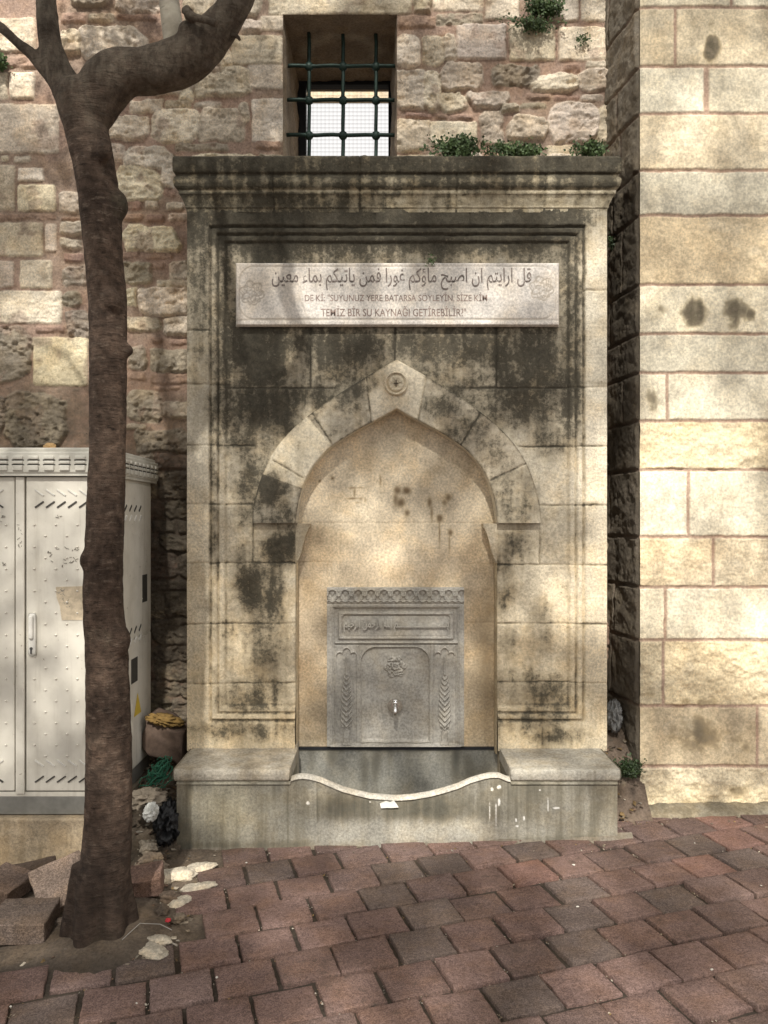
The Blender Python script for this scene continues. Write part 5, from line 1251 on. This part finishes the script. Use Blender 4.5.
crumple('grey_rag', (PX(146, 3.66), 3.68, .20), (.06, .05, .03), plain('grey_cloth', (.25, .21, .16), .9), 6, (0, 0, 30), .5, 3., label='dirty beige rag under the white scrap near the cabinet side', cat='rag')
crumple('plastic_bag', (PX(614, 4.14), 4.14, PZ(716, 4.14)), (.03, .04, .06), plain('grey_white_plastic', (.20, .20, .195), .4, 0, .2, 20), 11, (0, 0, 0), .4, 3.4, label='greyish white plastic bag stuffed between the fountain and the tower', cat='bag')
rock('rubble_stone', (PX(622, 4.05), 4.05, .12), (.07, .06, .06), M_rubble, (.25, .2, .15), .3, (0, 0, 20), 51, .4, .4, label='brown stone in the gap between the bench and the tower', cat='stone')
o = rock('plastic_scrap', (PX(168, 2.97), 2.97, gz(-.8)+.022), (.010, .008, .007), plain('red_plastic', (.5, .03, .04), .4), (.5, 0, 0), 0, (0, 0, 0), 61, .3, .3, label='tiny bright red plastic scrap in the tree pit', cat='litter')
m = MB(); m.tube([P(122, 940, 2.82)[:2]+(.0,), P(140, 930, 2.9)[:2]+(.018,), P(160, 930, 2.9)[:2]+(.015,), P(172, 936, 2.88)[:2]+(.004,)], .0013, 6)
tag(m.build('wire', plain('white_wire', (.3, .28, .25), .6)), 'thin whitish wire curling on the soil right of the trunk', 'wire')
m = MB(); rr = random.Random(6); c = P(389, 804, YB-.008)
pts = [(380, 803), (386, 800.5), (390, 801.5), (394, 800), (397, 804), (398.5, 806.5), (391, 807), (387, 806.8), (381, 807.2)]; m.poly([(PX(a, YB), PZ(b, YB)) for a, b in pts], YB-.013, YB-.004)
o = m.build('paper_scrap', plain('white_paper', (.72, .70, .64), .8)); tag(o, 'torn white paper scrap stuck on the middle of the basin front', 'paper')
crumple('orange_peel', P(50, 447, 3.75), (.025, .02, .016), plain('dull_orange', (.62, .40, .18), .7), 14, (0, 0, 0), .2, 2., label='small dull orange stone lying on top of the cabinet', cat='stone')  # a small dull orange stone
def debris():
    rr = random.Random(77); Vv, Qq, Cc = [], [], []
    def chip(x, y, z, s, c):
        a = rr.uniform(0, 6.28); e1 = np.array([math.cos(a), math.sin(a), rr.gauss(0, .3)])*s; e2 = np.array([-math.sin(a), math.cos(a), rr.gauss(0, .3)])*s*rr.uniform(.4, .9); e3 = np.array([0, 0, s*rr.uniform(.15, .5)]); p = np.array([x, y, z]); i = len(Vv)
        j = lambda: np.array([rr.gauss(0, .15*s) for _ in range(3)])
        for sz in (0, 1):
            for (q, w_) in ((-1, -1), (1, -1), (1, 1), (-1, 1)): Vv.append(p+e1*q*(1-.25*sz)+e2*w_*(1-.25*sz)+e3*sz+j()); Cc.append(c)
        for f in ((4, 5, 6, 7), (0, 1, 5, 4), (1, 2, 6, 5), (2, 3, 7, 6), (3, 0, 4, 7)): Qq.append([i+k for k in f])
    pal = [(.30, .25, .19), (.14, .11, .08), (.5, .44, .35), (.20, .13, .09), (.10, .08, .06), (.25, .17, .08), (.4, .36, .3)]
    for k in range(1500):
        if k < 800: x = rr.uniform(-1.45, -.72); y = rr.uniform(2.72, 3.5); z = gz(x)-.012+.05*math.exp(-((x+1.03)/.2)**2-((y-2.98)/.24)**2)
        elif k < 1250: x = rr.uniform(-1.25, -.95); y = rr.uniform(3.4, 4.3); z = gz(x)-.015+.26*float(sst(3.45, 4.3, np.array(y)))
        elif k < 1400: x = rr.uniform(1.08, 1.27); y = rr.uniform(3.75, 4.3); z = gz(x)-.015+.40*float(sst(3.8, 4.25, np.array(y)))
        else: x = rr.uniform(-.9, 1.9); y = rr.uniform(3.52, 3.65) if x < 1.1 else rr.uniform(3.72, 3.9); z = gz(x)
        c = rr.choice(pal); chip(x, y, z, rr.uniform(.003, .013) if k < 1400 else rr.uniform(.002, .006), np.array(c)*rr.uniform(.6, 1.3))
    for x, y in JOINTS:
        if rr.random() < .6:
            for _ in range(rr.randint(1, 5)):
                chip(x+rr.gauss(0, .008), y+rr.gauss(0, .008), gz(x)-.006, rr.uniform(.0012, .0034), np.array(rr.choice(pal))*1.15)
    me = npmesh('debris', Vv, Qq, False); setattrs(me, np.array(Cc), .15)
    tag(link('debris', me, M_soil), kind='stuff')
debris()
# crumbs of litter on the paving
rr = random.Random(31)
M_lit = plain('pale_litter', (.6, .57, .5), .9)
for i in range(16):
    x = rr.uniform(-1.2, 1.9); y = rr.uniform(2.35, 3.6); s = rr.uniform(.002, .0045)
    o = rock('litter_crumb', (x, y, gz(x)+.003), (s*1.5, s, s*.5), M_lit, (.5, .5, .5), 0, (0, 0, rr.uniform(0, 180)), i, .4, .2)
    tag(o, 'tiny pale crumb of litter scattered on the red paving', 'litter', 'pale crumbs scattered over the paving')

# ------------------------------------------------------------------ plants on the masonry
def leaf_mat(n, c):
    t = NT(n, .6); f = t.noise(30, 3); cc = t.mix(t.ramp(f, .35, .65), tuple(np.array(c)*.6), tuple(np.array(c)*1.5)); t.L(cc, t.b.inputs['Base Color']); return t.m
M_leaf = leaf_mat('wall_plant_leaf', (.065, .105, .035)); M_moss = leaf_mat('moss', (.035, .06, .02))
def plant(name, c, spread, n, leaf, seed, mat=M_leaf, **k):
    rr = random.Random(seed); base = empty(name, c, **k); Vv, Qq = [], []; st_ = MB()
    ns = max(5, n//14)
    for s in range(ns):
        a = rr.uniform(0, 6.28); root = Vector((rr.gauss(0, spread[0]*.45), rr.uniform(-.01, .0), 0))
        tip = root+Vector((rr.gauss(0, spread[0]*.4), -abs(rr.gauss(.5, .4))*spread[1], rr.uniform(.25, 1)*spread[2]))
        mid = (root+tip)/2+Vector((0, 0, abs(spread[2])*.25)); pts = []
        for i in range(7):
            t = i/6; p = root*(1-t)**2+mid*2*t*(1-t)+tip*t*t; pts.append(p)
        st_.tube(pts, [.0016]*7, 4, False)
        for q in range(14):
            t = rr.uniform(.2, 1); p = root*(1-t)**2+mid*2*t*(1-t)+tip*t*t
            p = np.array(p)+np.array([rr.gauss(0, .012) for _ in range(3)])
            a = np.array([rr.gauss(0, 1), rr.gauss(-.3, .6), rr.gauss(.1, .8)]); a /= np.linalg.norm(a); b = np.cross(a, [rr.gauss(0, .6), -1, rr.gauss(0, .6)]); b /= np.linalg.norm(b)
            L = leaf*rr.uniform(.6, 1.3); W = L*.42; nn = np.cross(a, b)*L*.15; i = len(Vv)
            Vv += [p, p+a*L*.5+b*W+nn, p+a*L, p+a*L*.5-b*W+nn]; Qq.append([i, i+1, i+2, i+3])
    link('foliage', npmesh('foliage', Vv, Qq, False), mat, base); st_.build('stem', mat, base)
zt = 3.285
plant('wall_plant', (PX(455, 3.99), 3.99, zt), (.10, .03, .10), 1200, .016, 1, label='bushy green plant growing on the cornice right of the barred window', cat='plant', group='plants rooted in the masonry')
plant('wall_plant', (PX(518, 3.99), 3.99, zt), (.14, .03, .065), 1050, .015, 2, label='low green plant spreading on the cornice, middle one of three', cat='plant', group='plants rooted in the masonry')
plant('wall_plant', (PX(590, 3.99), 3.99, zt), (.07, .03, .075), 700, .015, 3, label='green plant on the right end of the cornice beside the tower', cat='plant', group='plants rooted in the masonry')
plant('wall_plant', P(543, 16, YW-.03), (.09, .08, .05), 1000, .016, 4, label='hanging green tuft high on the wall near the top of the photo', cat='plant', group='plants rooted in the masonry')
plant('wall_plant', P(535, 25, YW-.03), (.13, .12, -.05), 600, .014, 5, label='thin trailing sprig below the high green tuft', cat='plant', group='plants rooted in the masonry')
plant('wall_plant', P(583, 40, YW-.02), (.05, .03, -.03), 90, .012, 6, label='small sprig on the yellowish block near the top right', cat='plant', group='plants rooted in the masonry')
plant('wall_plant', P(-4, 70, YW-.03), (.05, .06, .07), 500, .018, 7, label='green leaves at the left edge of the wall beside the thin branch', cat='plant', group='plants rooted in the masonry')
plant('wall_sprig', P(430, 262, YF-.02), (.012, .02, .012), 60, .009, 8, label='tiny sprout on the top edge of the inscription plaque', cat='plant')
plant('moss_clump', (PX(629, 3.98), 4.0, .20), (.05, .06, .09), 900, .013, 9, mat=M_moss, label='dark green moss clump at the foot of the gap beside the tower', cat='plant')
plant('wall_plant', (PX(613, 4.3), 4.3, PZ(250, 4.3)), (.02, .04, .07), 90, .012, 10, mat=M_moss, label='dry dangling weed in the dark gap between cornice and tower', cat='plant', group='plants rooted in the masonry')
